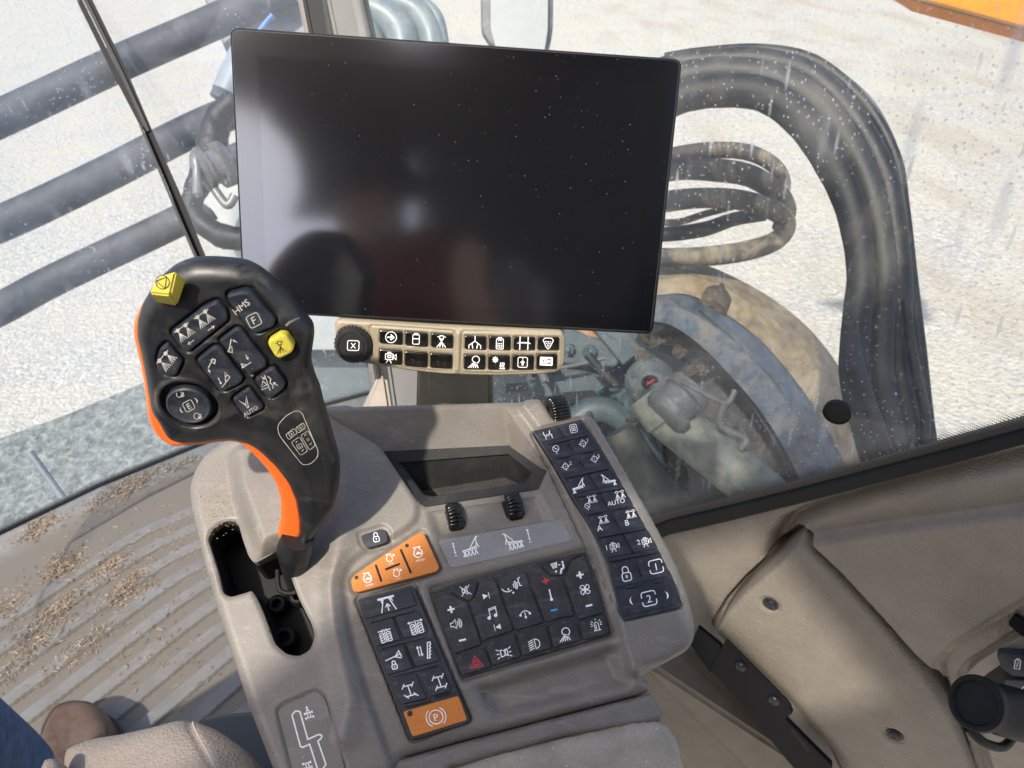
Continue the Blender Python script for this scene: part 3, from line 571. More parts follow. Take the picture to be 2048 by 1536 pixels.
# seam fascia + soft armrest
FAS=km(k7,(665,375),(668,388),(755,442),(1000,374),(1769,174),(1827,270),(1815,290),(1400,356),(940,486),(880,560),(500,560))
mb=MB(); fL=pl(FAS,-.004,.002)
hf(mb,CF,fL,.002,lambda X,Y:-.004-.004*(1-np.clip(sdf(fL,X,Y)/.004,0,1))**2-.004*sst(.0,.05,-Y+CF.l(1304,1383)[1]),skirt=.07)
mb.build('front_fascia',M['plastic'],console)
PAD=[(850,1560),(895,1538),(980,1510),(1124,1474),(1270,1441),(1318,1438),(1345,1452),(1362,1482),(1374,1536),(1380,1600),(850,1620)]
mb=MB(); aL=pl(PAD,.0,.004)
hf(mb,CF,aL,.002,lambda X,Y:.004-(.016-np.sqrt(.016**2-(.016-np.clip(sdf(aL,X,Y),0,.016))**2)),skirt=.06)
mb.build('armrest_pad',M['pad'],console,smooth=60)
# sticker strip & gate pattern plate
mb=MB(); pslab(mb,CF,km(k6,(525,1157),(1480,990),(1555,1155),(620,1370)),-.001,.0004,.0002,r=.003)
kw=dict(h=.0004,mi=1,w=2.0)
icon(mb,CF,*k6(648,1225),14,updn,14,**kw); icon(mb,CF,*k6(772,1200),19,boomLs,14,**kw)
icon(mb,CF,*k6(1098,1152),19,boomRs,14,**kw); icon(mb,CF,*k6(1219,1120),14,updn,14,**kw)
mb.build('boom_height_label',[M['sticker'],M['white']],console)
mb=MB(); pslab(mb,CF,[(556,1424),(568,1411),(632,1383),(644,1389),(652,1402),(690,1536),(686,1570),(594,1570),(560,1440)],0,.0042,.0004,r=.004)
k8=lambda x,y:(500+x/8.727,1360+y/8.727)
def slot_line():
    p=[]; 
    for q in [(735,620),(745,590),(790,545),(840,540),(875,560),(885,600)]: p.append(q)
    p+=[(1010,1035),(1180,958),(1225,950),(1258,980),(1240,1020),(1185,1065),(1325,1470),(1310,1500),(1270,1540)]
    return p
strip(mb,CF,[CF.l(*k8(*q),.0042) for q in slot_line()],2.6*CF.px,.00425,False,1)
strip(mb,CF,[CF.l(*k8(*q),.0042) for q in [(735,620),(880,1155),(920,1175),(1040,1120),(1175,1540),(1200,1600)]],2.6*CF.px,.00426,False,1)
icon(mb,CF,617,1427,14,vehicle,17,h=.0042,w=1.8); icon(mb,CF,616,1534,14,shift(vehicle,0,0,1,180),17,h=.0042,w=1.8)
mb.build('gear_pattern_plate',[M['plastic'],M['white']],console)

# ---------- key pads ----------
def key(pts,icons=(),h0=0,h1=.002,mt='key',name='button',bev=.0007,r=.0012,led=None,fr=CF,par=None,extra=None,label=None):
    mb=MB(); pslab(mb,fr,pts,h0,h1,bev,0,r)
    for q in icons:
        u,v,s,ic=q[:4]; a=q[4] if len(q)>4 else 13; mi=q[5] if len(q)>5 else 1; ww=q[6] if len(q)>6 else 2.1
        icon(mb,fr,u,v,s,ic,a,h=h1,mi=mi,w=ww)
    if led: 
        x,y=fr.l(led[0],led[1],h1); mb.cap([fr.w(x+.0013*math.cos(t*.628),y+.0013*math.sin(t*.628),h1+.00005) for t in range(10)],4)
    if extra: extra(mb)
    return mb.build(name,[M[mt],M['white'],M['red'],M['blue'],M['led'],M['dark'],M['slot']],par or console,label=label)
def bar(mb,fr,a,b,wpx,h0,h1,mi=0):
    """raised or sunk rounded bar between two photo points"""
    ax,ay=fr.l(*a,h1); bx,by=fr.l(*b,h1); d=np.array([bx-ax,by-ay]); L=np.linalg.norm(d); d/=L; n_=np.array([-d[1],d[0]])*wpx*fr.px/2
    A=np.array([ax,ay]);B=np.array([bx,by]); p=[tuple(A+n_),tuple(A-n_),tuple(B-n_),tuple(B+n_)]
    slab(mb,fr,p,h0,h1,min(.0005,wpx*fr.px*.2),mi,wpx*fr.px*.45)
# right pad
HP=.0062
Lp=[(1067,864),(1086,888),(1128,953),(1149,992),(1194,1072),(1217,1120),(1250,1237)]
Rp=[(1164,842),(1179,867),(1221,933),(1246,972),(1294,1054),(1321,1100),(1361,1211)]
mb=MB(); pslab(mb,CF,[(1065,862),(1163,838),(1200,893),(1250,972),(1300,1057),(1330,1110),(1366,1210),(1357,1217),(1249,1242),(1240,1232),(1217,1128),(1190,1072),(1145,995),(1105,925)],0,HP,.0008,r=.002)
for i in range(1,6):
    a,b=Lp[i],Rp[i]; a=(a[0]+4,a[1]); b=(b[0]-3,b[1]+1)
    bar(mb,CF,a,b,7,HP-.001,HP+.0024)
for a,b in (((1252,1174),(1275,1170)),((1306,1163),(1330,1159))): bar(mb,CF,a,b,7,HP-.001,HP+.0018)
PADR=mb.build('switch_pad',M['key'],console)
def cell(i,u0,u1,v0,v1,g=2.5):
    TL,TR,BL,BR=(np.array(q,float) for q in(Lp[i],Rp[i],Lp[i+1],Rp[i+1]))
    gu=.018; gv=g/np.linalg.norm(BL-TL)*1.6
    a=v0+gv*(1 if v0>0 else 1.3); b=v1-gv*(1 if v1<1 else 1.3); c=u0+gu; d=u1-gu
    f=lambda s,t:tuple((TL*(1-s)+TR*s)*(1-t)+(BL*(1-s)+BR*s)*t)
    return [f(c,a),f(d,a),f(d,b),f(c,b)], f(c+.09*(u1-u0)+.02,a+.14*(v1-v0))
RC={(0,0):[(1096,870,9,wavy)],(0,1):[(1147,857,9,tank)],
 (1,0):[(1112,899,9.5,compass)],(1,1):[(1166,887,9,target),(1175,880,5,[T('1',0,0,1.4)])],(1,2):[(1131,933,9,target),(1141,926,5,[T('2',0,0,1.4)])],(1,3):[(1189,918,9,target),(1197,912,5,[T('3',0,0,1.4)])],
 (2,0):[(1157,971,14,boomL)],(2,1):[(1217,959,14,boomR)],
 (3,0):[(1184,999,9,spr2o),(1175,1013,8,compass)],(3,1):[(1240,990,9,spr2o),(1232,1004,11,[T('AUTO',0,0,.85)])],(3,2):[(1207,1040,9,spr2o),(1199,1056,8,[T('A',0,0,1.5)])],(3,3):[(1262,1029,9,spr2o),(1254,1045,8,[T('B',0,0,1.5)])],
 (4,0):[(1213,1095,8,[T('1',0,0,1.3)]),(1229,1093,11,camr)],(4,1):[(1277,1084,8,[T('2',0,0,1.3)]),(1293,1083,11,camr)],
 (5,0):[(1252,1147,15,lock)],(5,1):[(1312,1133,14,boxn('1'))],(5,2):[(1262,1202,9,parL),(1298,1197,15,boxn('2')),(1334,1190,9,parR)]}
for (i,c),ics in RC.items():
    if i in(1,3): a=(c%2)*.5,(c%2)*.5+.5,(c//2)*.5,(c//2)*.5+.5
    elif i==5: a=((c%2)*.5,(c%2)*.5+.5,0,.5) if c<2 else (0,1,.5,1)
    else: a=(c*.5,c*.5+.5,0,1)
    poly,ld=cell(i,*a,g=1.0 if i in(1,3) else 2.5)
    key(poly,ics,HP-.001,HP+.0007,bev=.0004,led=ld if (i,c)!=(5,2) else None,par=PADR)
for a,b in(((250,182),(292,245)),((320,290),(350,332)),((395,402),(422,446)),((258,388),(327,377)),((422,353),(490,341)),((450,490),(515,592)),((542,650),(576,702)),((620,783),(657,840)),((475,763),(547,749)),((650,727),(722,714)),((683,896),(755,1027)),((783,1098),(812,1172))): mb=MB(); bar(mb,CF,k4(*a),k4(*b),4.2,HP,HP+.0009); mb.build('slot',M['slot'],PADR)
# centre pad
HC=.0008
mb=MB(); pslab(mb,CF,[(860,1182),(1009,1138),(1171,1103),(1190,1150),(1223,1269),(925,1356),(890,1270)],-.004,HC,.0006,r=.002)
bar(mb,CF,(864,1184),(897,1176),5,HC,HC+.0012); bar(mb,CF,(1143,1115),(1168,1107),5,HC,HC+.0012)
PADC=mb.build('switch_pad',M['keydusty'],console)
KC=[([(865,1192),(897,1187),(936,1207),(963,1289),(908,1308)],[(902,1219,8,plus),(912,1248,12,spk),(925,1280,8,minus)]),
([(951,1196),(961,1163),(989,1158),(1027,1261),(976,1277),(966,1284),(940,1205)],[(972,1192,8,nxt),(984,1226,12,note),(995,1254,8,prv)]),
([(994,1156),(1049,1143),(1087,1245),(1031,1261)],[(1029,1173,15,voice),(1050,1227,12,phone)]),
([(1054,1142),(1082,1136),(1105,1155),(1124,1154),(1149,1232),(1126,1234),(1092,1245)],[(1091,1162,7.5,plus,13,2),(1101,1190,12,therm),(1108,1220,7.5,minus,13,3)]),
([(1129,1152),(1133,1151),(1144,1122),(1167,1109),(1210,1225),(1157,1239),(1153,1231)],[(1160,1150,8,plus),(1170,1179,12,fan),(1178,1211,7.5,minus)]),
([(899,1183),(937,1202),(948,1193),(957,1162),(920,1169)],[(931,1181,11,mute)]),
([(1083,1133),(1105,1151),(1128,1150),(1139,1121),(1108,1118)],[(1117,1136,13,defr)]),
([(909,1312),(961,1296),(969,1297),(983,1333),(925,1351)],[(952,1324,12,hazard,13,2)]),
([(974,1295),(978,1281),(1029,1266),(1042,1312),(987,1331)],[(1008,1306,13,parkl)]),
([(1034,1266),(1092,1250),(1103,1296),(1047,1311)],[(1069,1288,12,headl)]),
([(1097,1249),(1126,1238),(1153,1245),(1162,1280),(1108,1295)],[(1129,1270,13,workl)]),
([(1159,1243),(1211,1229),(1220,1266),(1168,1280)],[(1193,1251,12,beacon)])]
for n_,(p,ic) in enumerate(KC):
    ld=None
    if n_>=7: q=p[0] if n_ not in(8,10) else p[1]; cx=sum(a[0] for a in p)/len(p); cy=sum(a[1] for a in p)/len(p); ld=(q[0]*.72+cx*.28,q[1]*.72+cy*.28)
    key(p,ic,HC-.001,HC+.0022,mt='keydusty',bev=.0008,r=.002,led=ld,par=PADC)
# left pad
HL=.0052
mb=MB(); pslab(mb,CF,[(713,1199),(825,1170),(830,1180),(941,1440),(934,1447),(826,1481),(818,1476)],0,HL,.0007,r=.003)
for a,b in(((741,1243),(828,1219)),((762,1295),(852,1272)),((785,1351),(876,1328)),((809,1412),(860,1400))): bar(mb,CF,a,b,6,HL,HL+.0016)
PADL=mb.build('switch_pad',M['key'],console)
KL=[([(719,1202),(822,1176),(834,1210),(731,1238)],[(774,1206,17,road,15)]),([(735,1249),(784,1234),(802,1279),(752,1293)],[(771,1271,14,tyin,16)]),([(790,1233),(838,1222),(858,1264),(808,1277)],[(833,1254,15,tyout,16)]),
([(757,1303),(806,1291),(826,1336),(776,1350)],[(788,1321,17,foldl,14)]),([(813,1289),(861,1277),(881,1321),(832,1334)],[(850,1303,16,ladder,14)]),
([(781,1362),(832,1346),(854,1397),(803,1409)],[(819,1381,15,axle(1),20,1,3)]),([(839,1344),(884,1333),(903,1381),(861,1393)],[(879,1364,15,axle(-1),20,1,3)])]
for n_,(p,ic) in enumerate(KL):
    q=p[0]; cx=sum(a[0] for a in p)/4; cy=sum(a[1] for a in p)/4
    key(p,ic,HL-.001,HL+.0012,bev=.0006,r=.0015,led=(q[0]*.72+cx*.28,q[1]*.72+cy*.28) if n_>2 or n_==0 else None,par=PADL)
for a,b in(((787,1233),(807,1277)),((809,1289),(829,1335)),((870,1393),(902,1386))): mb=MB(); bar(mb,CF,a,b,4.5,HL,HL+.0006); mb.build('slot',M['slot'],PADL)
def pdot(mb,u,v,r,h,mi=5):
    x,y=CF.l(u,v,h); mb.cap([CF.w(x+r*math.cos(t*.52),y+r*math.sin(t*.52),h+.00005) for t in range(12)],mi)
key([(806,1423),(917,1391),(935,1440),(825,1474)],[(872,1434,20,parkb,15,1,1.8)],HL-.001,HL+.0014,mt='orange',name='parking_brake_button',r=.002,par=PADL,extra=lambda m:pdot(m,820,1427,.0021,HL+.0014))
# rpm pad
def rx(m):
    for a,b in(((751,1129),(763,1163)),((770,1139),(800,1127)),((801,1098),(822,1146))): bar(m,CF,a,b,4.2,.004,.0062,6)
    pdot(m,713,1155,.0017,.0056); pdot(m,814,1091,.0017,.0056)
key([(702,1160),(708,1151),(764,1112),(838,1065),(848,1066),(879,1135),(873,1143),(714,1185),(706,1181)],[(735,1157,13,engT,13,1,1.8),(779,1117,10,engP,13,1,1.5),(793,1147,10,engP,13,1,1.5),(836,1106,14,engT,13,1,1.8)],.001,.0056,mt='orange',name='engine_speed_pad',r=.003,extra=rx)
mb_=key([(721,1071),(764,1057),(775,1065),(776,1084),(738,1096),(727,1089)],[(752,1074,9.5,lock,10)],.0,.0054,r=.003)
# thumb wheels
def thumb(cu,cv,hw,R,h,name='thumbwheel',npx=0,a=11,ribn=20,rel=.35):
    c=CF.W(cu,cv,h); e=CF.W(cu+20*math.cos(rad(a)),cv-20*math.sin(rad(a)),h)-c; e.normalize(); e=(e-CF.en*e.dot(CF.en)).normalized()
    mb=MB(); prof=[(-hw,0),(-hw,R*.8),(-hw*.85,R*.93),(-hw*.6,R),(hw*.6,R),(hw*.85,R*.93),(hw,R*.8),(hw,0)]
    n=ribn*6; b=len(mb.v); ax=e; u=CF.en; v=ax.cross(u)
    for hh,r in prof:
        for k in range(n):
            ph=(k%6)/6; q=r*(1-.07*math.exp(-((ph-.5)/.16)**2)); t=2*math.pi*k/n
            mb.v.append(tuple(c+ax*hh+(u*math.cos(t)+v*math.sin(t))*q))
    for i in range(len(prof)-1):
        for k in range(n):
            k2_=(k+1)%n; mb.f.append((b+i*n+k,b+i*n+k2_,b+(i+1)*n+k2_,b+(i+1)*n+k)); mb.m.append(0)
    return mb.build(name,M['gloss'],console,smooth=50)
for p in([(887,1017),(918,1010),(933,1050),(899,1058)],[(1000,998),(1035,989),(1052,1030),(1014,1038)]):
    mb=MB(); pslab(mb,CF,p,-.006,-.0030,.0005,r=.003); mb.build('wheel_slot',M['slot'],console)
thumb(909,1034,.0068,.0125,-.0035); thumb(1027,1013,.0068,.0125,-.0035)
thumb(1115,822,.0095,.0155,-.002,name='knurled_wheel',a=12,ribn=30)
# debris
mb=MB()
for i in range(46):
    u=937+random.random()**2*40; v=1368+random.random()*38+ (u-937)*.1; h=-.006+random.random()*.004; a=random.random()*3.14
    p=CF.W(u,v,h); d=(CF.ex*math.cos(a)+CF.ey*math.sin(a))*random.uniform(.001,.005); tube(mb,[p,p+d*.5+CF.en*.0006,p+d],.00022,4,sub=2)
o=mb.build('dirt',mat('dirt_crumbs',(.10,.075,.05),.9)); tag(o,'dark crumbs and hairs caught in the console corner below the hazard switch','debris',kind='stuff')
mb=MB()
for i in range(170):
    u=random.gauss(437,18); v=random.gauss(1015,24); 
    if u<395 or u>470: continue
    x,y=CF.l(u,v,.004); h=float(console_h(np.array([x]),np.array([y]))[0]); s=random.uniform(.0003,.0011)
    p=CF.w(x,y,h); q=[p+Vector((random.uniform(-s,s),random.uniform(-s,s),random.uniform(0,s*.6))) for _ in range(6)]; hull(mb,q,0)
o=mb.build('mud',mat('yellow_mud',(.33,.25,.11),.9)); tag(o,'yellow dried mud crumbs beside the lever gate on the console edge','debris',kind='stuff')
# ================= MULTI-FUNCTION LEVER =================
HF=fr3((450,700,.475),(640,640,.482),(455,640,.468))
HF=fr3((450,700,.475),(600,700,.480),(600*1.0,1080,.575))
HF=Fr(HF.o,HF.ex,-(HF.ey)) if HF.en.dot(EYE-HF.o)<0 else HF
k1=lambda x,y:(250+x/3.84,500+y/3.84)
lever=thing('control_lever',CF.W(600,1130,-.02),'black handle with orange edge, yellow keys and many rockers standing in the console gate','control lever')
HB=km(k1,(180,330),(250,250),(350,170),(430,135),(520,110),(650,108),(800,118),(900,130),(1000,175),(1100,250),(1200,350),(1300,460),(1380,560),(1430,620),(1440,700),(1425,800),(1410,900),(1440,1010),(1480,1100))+km(k2,(1130,90),(1170,220),(1205,340),(1245,480),(1257,600),(1250,720),(1215,850),(1150,950),(1080,1050),(1030,1120),(960,1165),(900,1192),(840,1180),(935,1148),(948,1090),(945,950),(915,780),(860,650),(760,520),(620,390),(540,345),(430,318),(330,325),(200,345),(60,345),(-30,330),(-90,280),(-130,200))+km(k1,(185,1250),(160,1100),(140,980),(105,800),(75,690),(75,560),(110,450))
hL=rnd(HF.poly(HB,-.008),.004)
B=dict(
 rock=[(345,640),(600,440),(700,395),(775,460),(790,540),(480,790),(440,770)],
 hms=[(775,350),(900,318),(960,330),(1150,540),(1140,590),(1010,645),(960,620),(800,410)],
 yel=[(1100,700),(1190,645),(1240,660),(1300,750),(1280,790),(1190,835),(1150,815),(1100,730)],
 pent=[(235,870),(262,770),(320,720),(440,850),(420,900),(390,970),(280,970),(245,930)],
 rA=[(545,850),(680,740),(740,760),(910,990),(880,1030),(760,1090),(720,1080)],
 rB=[(715,700),(850,600),(890,610),(1085,860),(1080,900),(960,965),(920,930)],
 s1=[(990,1000),(1110,910),(1150,915),(1230,1030),(1215,1075),(1130,1140),(1090,1140)],
 s2=[(820,1150),(950,1060),(1060,1200),(1050,1230),(930,1290),(905,1270)])
BL={k:rnd(HF.poly(km(k1,*v),.0015),.0022) for k,v in B.items()}
dc=HF.l(*k1(490,1195),0)
ringl=[(dc[0]+.0185*math.cos(t/30*2*math.pi),dc[1]+.0185*math.sin(t/30*2*math.pi)) for t in range(30)]
dcr=HF.px*175/3.84
def lever_h(X,Y):
    R=.010; sd=np.clip(sdf(hL,X,Y),0,R); h=-(R-np.sqrt(R*R-(R-sd)**2))
    R2=.030; s2=np.clip(sdf(hL,X,Y),0,R2); h+=.004*sst(0,R2,s2)-.004
    for k,p in BL.items(): h-=.0026*sst(-.0022,-.0008,sdf(p,X,Y))
    r=np.hypot(X-dc[0],Y-dc[1]); h-=.006*(1-sst(dcr+.0025,dcr+.005,r))+0; h+=.0012*np.exp(-((r-dcr-.0062)/.0016)**2)
    # recess around the yellow key
    yc=HF.l(*k1(1200,740),0); rr=np.hypot(X-yc[0],Y-yc[1]); h-=.0012*(1-sst(.0095,.0125,rr))
    return h
mb=MB(); hf(mb,HF,hL,.0009,lever_h,back=lambda X,Y:-.020-.006*sst(0,.012,sdf(hL,X,Y)))
# window ring mark on the shoulder and fine outline
def sstrip(pts,w,closed=False,mi=1,lift=.0002):
    L=[];
    for p in pts:
        x,y=HF.l(*p,0); L.append((x,y))
    for _ in range(2): # refine on surface
        L2=[]
        for p,q in zip(pts,L):
            h=float(lever_h(np.array([q[0]]),np.array([q[1]]))[0]); L2.append(HF.l(*p,h))
        L=L2
    H=[float(lever_h(np.array([q[0]]),np.array([q[1]]))[0])+lift for q in L]
    N=len(L); A=[];Bq=[]
    for i in range(N):
        a=np.array(L[i-1] if (closed or i>0) else L[i]); c=np.array(L[(i+1)%N] if (closed or i<N-1) else L[i]); e=c-a; e/=np.linalg.norm(e); n_=np.array([-e[1],e[0]])*w*HF.px/2
        A.append(HF.w(*(np.array(L[i])-n_),H[i]));Bq.append(HF.w(*(np.array(L[i])+n_),H[i]))
    mb.loop_side(A,Bq,mi,closed)
def dens(p,n=4,closed=True):
    o=[]
    for i in range(len(p) if closed else len(p)-1):
        a,b=p[i],p[(i+1)%len(p)]
        for k in range(n): o.append((a[0]+(b[0]-a[0])*k/n,a[1]+(b[1]-a[1])*k/n))
    if not closed:o.append(p[-1])
    return o
def rp(pts,r): # round in pixel space
    return rnd(pts,r)
sstrip(dens(rp(km(k2,(785,200),(850,120),(930,78),(975,95),(1010,180),(1100,390),(1095,440),(1040,492),(980,498),(945,455),(800,270)),12),2),1.4,True)
for q in([(850,265),(915,215),(940,255),(875,305)],[(925,215),(985,172),(1003,215),(945,255)],[(893,325),(955,280),(1020,390),(965,425)],[(965,270),(1025,235),(1080,345),(1035,385)]):
    sstrip(dens(rp(km(k2,*q),4),2),1.2,True)
def sicon(u,v,s,ic,a,w=1.6):
    x,y=HF.l(u,v,0); h=float(lever_h(np.array([x]),np.array([y]))[0]); x,y=HF.l(u,v,h); h=float(lever_h(np.array([x]),np.array([y]))[0])+.0004
    icon(mb,HF,u,v,s,ic,a,h=h,w=w)
sicon(*k2(895,262),6,[rr_(-.8,-.8,.8,.8,.3),T('A',0,0,.9)],28,1); sicon(*k2(963,212),6,[rr_(-.8,-.8,.8,.8,.3),T('B',0,0,.9)],28,1)
sicon(*k2(957,355),6,[rr_(-.8,-.8,.8,.8,.3),T('C',0,0,.9)],28,1); sicon(*k2(1022,303),6,[T('D',0,0,.9)],28,1)
sicon(*k2(935,322),4,shift(parL,0,0,1,-70),28); sicon(*k2(980,385),4,shift(parR,0,0,1,-70),28); sicon(*k2(1003,268),4,shift(parL,0,0,1,-70),28); sicon(*k2(1042,335),4,shift(parR,0,0,1,-70),28)
sstrip([k1(1236,580),k1(1262,556),k1(1300,545),k1(1336,548)],4.5,False,2,.0003)
mb.build('grip',[M['handle'],M['dim'],M['sticker']],lever,smooth=60)
# orange trim body
OT=km(k1,(190,330),(120,430),(85,500),(60,560),(53,650),(80,790),(110,900),(130,1000),(150,1150),(165,1280),(200,1380),(260,1460),(330,1500))+km(k2,(-20,365),(60,362),(200,352),(330,335),(430,325),(500,340),(600,430),(700,540),(770,650),(805,780),(808,900),(805,950),(785,1010),(788,1060),(810,1105),(850,1132),(900,1150),(945,1150),(990,1000),(980,800),(900,600),(760,450),(560,280),(400,200),(200,200))+km(k1,(500,1200),(400,600),(330,350))
tL=rnd(HF.poly(OT,-.012),.003)
mb=MB(); hf(mb,HF,tL,.0011,lambda X,Y:-.0105-(.005-np.sqrt(.005**2-(.005-np.clip(sdf(tL,X,Y),0,.005))**2)),back=lambda X,Y:-.021+0*X)
mb.build('edge_trim',M['otrim'],lever,smooth=60)
# lever foot and shaft
mb=MB()
p0=HF.W(596,1075,-.010); p1=HF.W(590,1100,-.012); p2=CF.W(592,1135,-.004); p3=CF.W(598,1170,-.045)
tube(mb,[p0,p1,p2,p3],[.0125,.0145,.0115,.010],24,sub=5)
mb.build('shaft',M['black'],lever)
def hk(name,k,icons,mt='handle',h=.0016,label=None):
    mb=MB(); slab(mb,HF,BL[k],-.006,h,.0016,0)
    for q in icons: icon(mb,HF,*k1(q[0],q[1]),q[2],q[3],q[4] if len(q)>4 else 35,h=h,mi=q[5] if len(q)>5 else 1,w=1.7)
    return mb.build(name,[M[mt],M['dim'],M['dark']],lever,smooth=50,label=label)
HK='key'
hk('rocker_button','rock',[(470,650,21,nozL),(622,545,21,nozR)],HK)
hk('rocker_button','hms',[(893,436,12.5,[T('HMS',0,0,1.15)],38),(990,540,14,boxf('F'),27)],HK)
hk('rocker_button','rA',[(662,893,15,foldRu,25),(757,995,16,foldRd,25)],HK)
hk('rocker_button','rB',[(820,735,16,foldLu,25),(930,845,16,foldLd,25)],HK)
hk('button','pent',[(322,850,16,spr2,50)],HK)
hk('button','s1',[(1100,1018,18,level,20)],HK)
hk('button','s2',[(935,1190,19,autob,32)],HK)
hk('button','yel',[(1195,747,12,nozz,15,2)],'yellow',h=.0022,label='small square yellow button')
# thumb dial
mb=MB(); c=HF.W(*k1(490,1195),0); R=dcr
prof=[(-.012,R),(-.001,R),(.0006,R*.97),(.0012,R*.90),(.0002,R*.80),(.0,0)]
lathe(mb,c,HF.en,prof,48)
for q in((490,1197,11,boxf('E')),): icon(mb,HF,*k1(q[0],q[1]),q[2],q[3],28,h=.0003,w=1.6)
icon(mb,HF,*k1(432,1232),7,shift(parL,0,0,1,0),28,h=.0003); icon(mb,HF,*k1(548,1155),7,parR,28,h=.0003)
icon(mb,HF,*k1(418,1108),10,dia_,10,h=.0004,w=1.5); icon(mb,HF,*k1(552,1275),10,dia_,10,h=.0004,w=1.5)
mb.build('thumb_dial',[M['key'],M['dim']],lever,smooth=45)
# yellow stop cube
mb=MB(); K=[(182,334,.010),(250,200,.008),(392,160,.010),(347,352,.013),(405,433,-.001),(474,226,-.001),(240,403,-.001),(300,300,-.004)]
pts=[HF.W(*k1(a,b),h) for a,b,h in K]; hull(mb,pts,.0012)
A_,B_,C_,D_=pts[0],pts[1],pts[2],pts[3]
ff=Fr((A_+B_+C_+D_)/4,(D_-A_)+(C_-B_),(B_-A_)+(C_-D_)); ff=Fr(ff.o+ff.en*.0002,ff.ex,ff.ey)
zmax=max((p-ff.o).dot(ff.en) for p in pts[:4])
icon(mb,ff,*k1(288,247),15,stopc,20,h=zmax+.0002,mi=1,w=1.6)
mb.build('stop_button',[M['yellow'],M['dark']],lever,smooth=30,label='large yellow stop button cube')
# ================= MONITOR AND KEYPAD =================
up=RM@Vector((.055,.966,.252)); e_=RM@Vector((1,-.052,-.039))   # camera z is backwards
MFr=Fr(P(905,350,.60),e_,up)
mon=thing('display_monitor',MFr.W(900,650,-.02),'large switched-off black glass display above the tan keypad','monitor')
TLc,TRc,BRc,BLc=(459,54),(1365,118),(1306,669),(487,624)
mb=MB(); q=MFr.poly([TLc,TRc,BRc,BLc],0)
slab(mb,MFr,q,-.020,.0,.0012,0,.007,bottom=True)
mb.build('bezel',M['rubber'],mon)
mb=MB(); q=MFr.poly([(463,59),(1360,122),(1301,664),(491,619)],0); slab(mb,MFr,q,-.002,.0006,.0003,0,.006)
scr=mat('screen_glass',(.004,.004,.005),.16,spec=.75,var=.0,dust=.04,dcol=(.05,.05,.055),dscale=9,speck=.012,sscale=420)
scr2=None
scr2=mat('display_glass',(.006,.006,.007),.14,spec=.9,var=.0,dust=.04,dcol=(.05,.05,.055),dscale=9,speck=.012,sscale=420)
for _m in (scr,scr2):
    _b=_m.node_tree.nodes['Principled BSDF']; _b.inputs['Coat Weight'].default_value=1; _b.inputs['Coat IOR'].default_value=2.25; _b.inputs['Coat Roughness'].default_value=.12 if _m is scr else .10
SG=mb.build('screen_glass',scr,mon)
mb=MB(); q=ccw(MFr.poly([(516,111),(1312,167),(1262,634),(534,585)],.0007)); mb.cap([MFr.w(x,y,.0007) for x,y in q])
mb.build('display_area',scr2,SG)
# dust smears, droplets on the glass
mb=MB()
for i in range(300):
    u=random.uniform(500,1330); v=random.uniform(80,640)
    if random.random()<.5: u=random.gauss(1040,150); v=random.gauss(330,160)
    x,y=MFr.l(u,v,.0009)
    if not (sdf(q,np.array([x]),np.array([y]))[0]>-.02): continue
    s=random.choice([.00012,.00018,.00018,.00025,.00035,.0005]); n_=random.randint(5,8); a0=random.random()*6
    mb.add([MFr.w(x+s*math.cos(a0+k*6.283/n_)*random.uniform(.6,1.2),y+s*math.sin(a0+k*6.283/n_)*random.uniform(.6,1.2),.0009) for k in range(n_)],[tuple(range(n_))],0)
o=mb.build('dust_specks',mat('dust_speck',(.10,.10,.10),.9),mon,smooth=0); o['kind']='stuff'

KF=Fr(MFr.W(900,700,.006),MFr.ex,MFr.ey)
kp=thing('keypad_unit',KF.W(890,745,-.02),'tan keypad bar with round knob and fourteen glossy black keys under the monitor','keypad')
KO=km(k3,(110,100),(150,68),(900,118),(1905,165),(1930,200),(1925,430),(1880,490),(1730,510),(1400,520),(1000,512),(700,480),(450,438),(170,400),(135,350))
kL=rnd(KF.poly(KO,-.001),.004)
KB=[(470,155,650,272,13),(672,168,850,288,13),(875,182,1048,300,13),(1138,200,1310,312,13),(1330,205,1503,314,13),(1523,210,1695,314,13),(1713,212,1885,314,13),
 (468,306,648,430,1),(668,322,848,450,1),(867,337,1043,461,1),(1133,350,1303,466,1),(1323,355,1495,468,1),(1513,355,1685,468,1),(1703,350,1868,460,2)]
kslp=[.09,.09,.08,.05,.03,.02,.01,.08,.08,.07,.02,.01,.005,-.04]
KQ=[]
for (x0,y0,x1,y1,_),s in zip(KB,kslp):
    d=(x1-x0)*s/2; KQ.append(km(k3,(x0+3,y0),(x1,y0+2*d*.9),(x1-3,y1),(x0,y1-2*d*.9)))
KQL=[rnd(KF.poly(p,0),.0012) for p in KQ]
g1=rnd(KF.poly(km(k3,(395,120),(1060,165),(1055,485),(880,478),(440,425),(400,330)),0),.003); g2_=rnd(KF.poly(km(k3,(1120,165),(1895,178),(1915,200),(1905,430),(1860,480),(1400,500),(1112,492)),0),.003)
kc=KF.l(*k3(262,272),0)
def kp_h(X,Y):
    R=.004; sd=np.clip(sdf(kL,X,Y),0,R); h=-(R-np.sqrt(R*R-(R-sd)**2))
    for g in(g1,g2_): h-=.0009*np.exp(-(sdf(g,X,Y)/.0009)**2)
    for p in KQL: h-=.0012*sst(-.0012,-.0002,sdf(p,X,Y))
    r=np.hypot(X-kc[0],Y-kc[1]); h-=.0015*(1-sst(.0160,.0172,r))
    a=KF.l(*k3(1092,190),0); b=KF.l(*k3(1082,465),0); h+=.0016*np.exp(-(ldist([a,b],X,Y)/.0018)**2)
    return h
mb=MB(); hf(mb,KF,kL,.00075,kp_h,back=lambda X,Y:-.016+0*X); mb.build('housing',M['khaki'],kp,smooth=50)
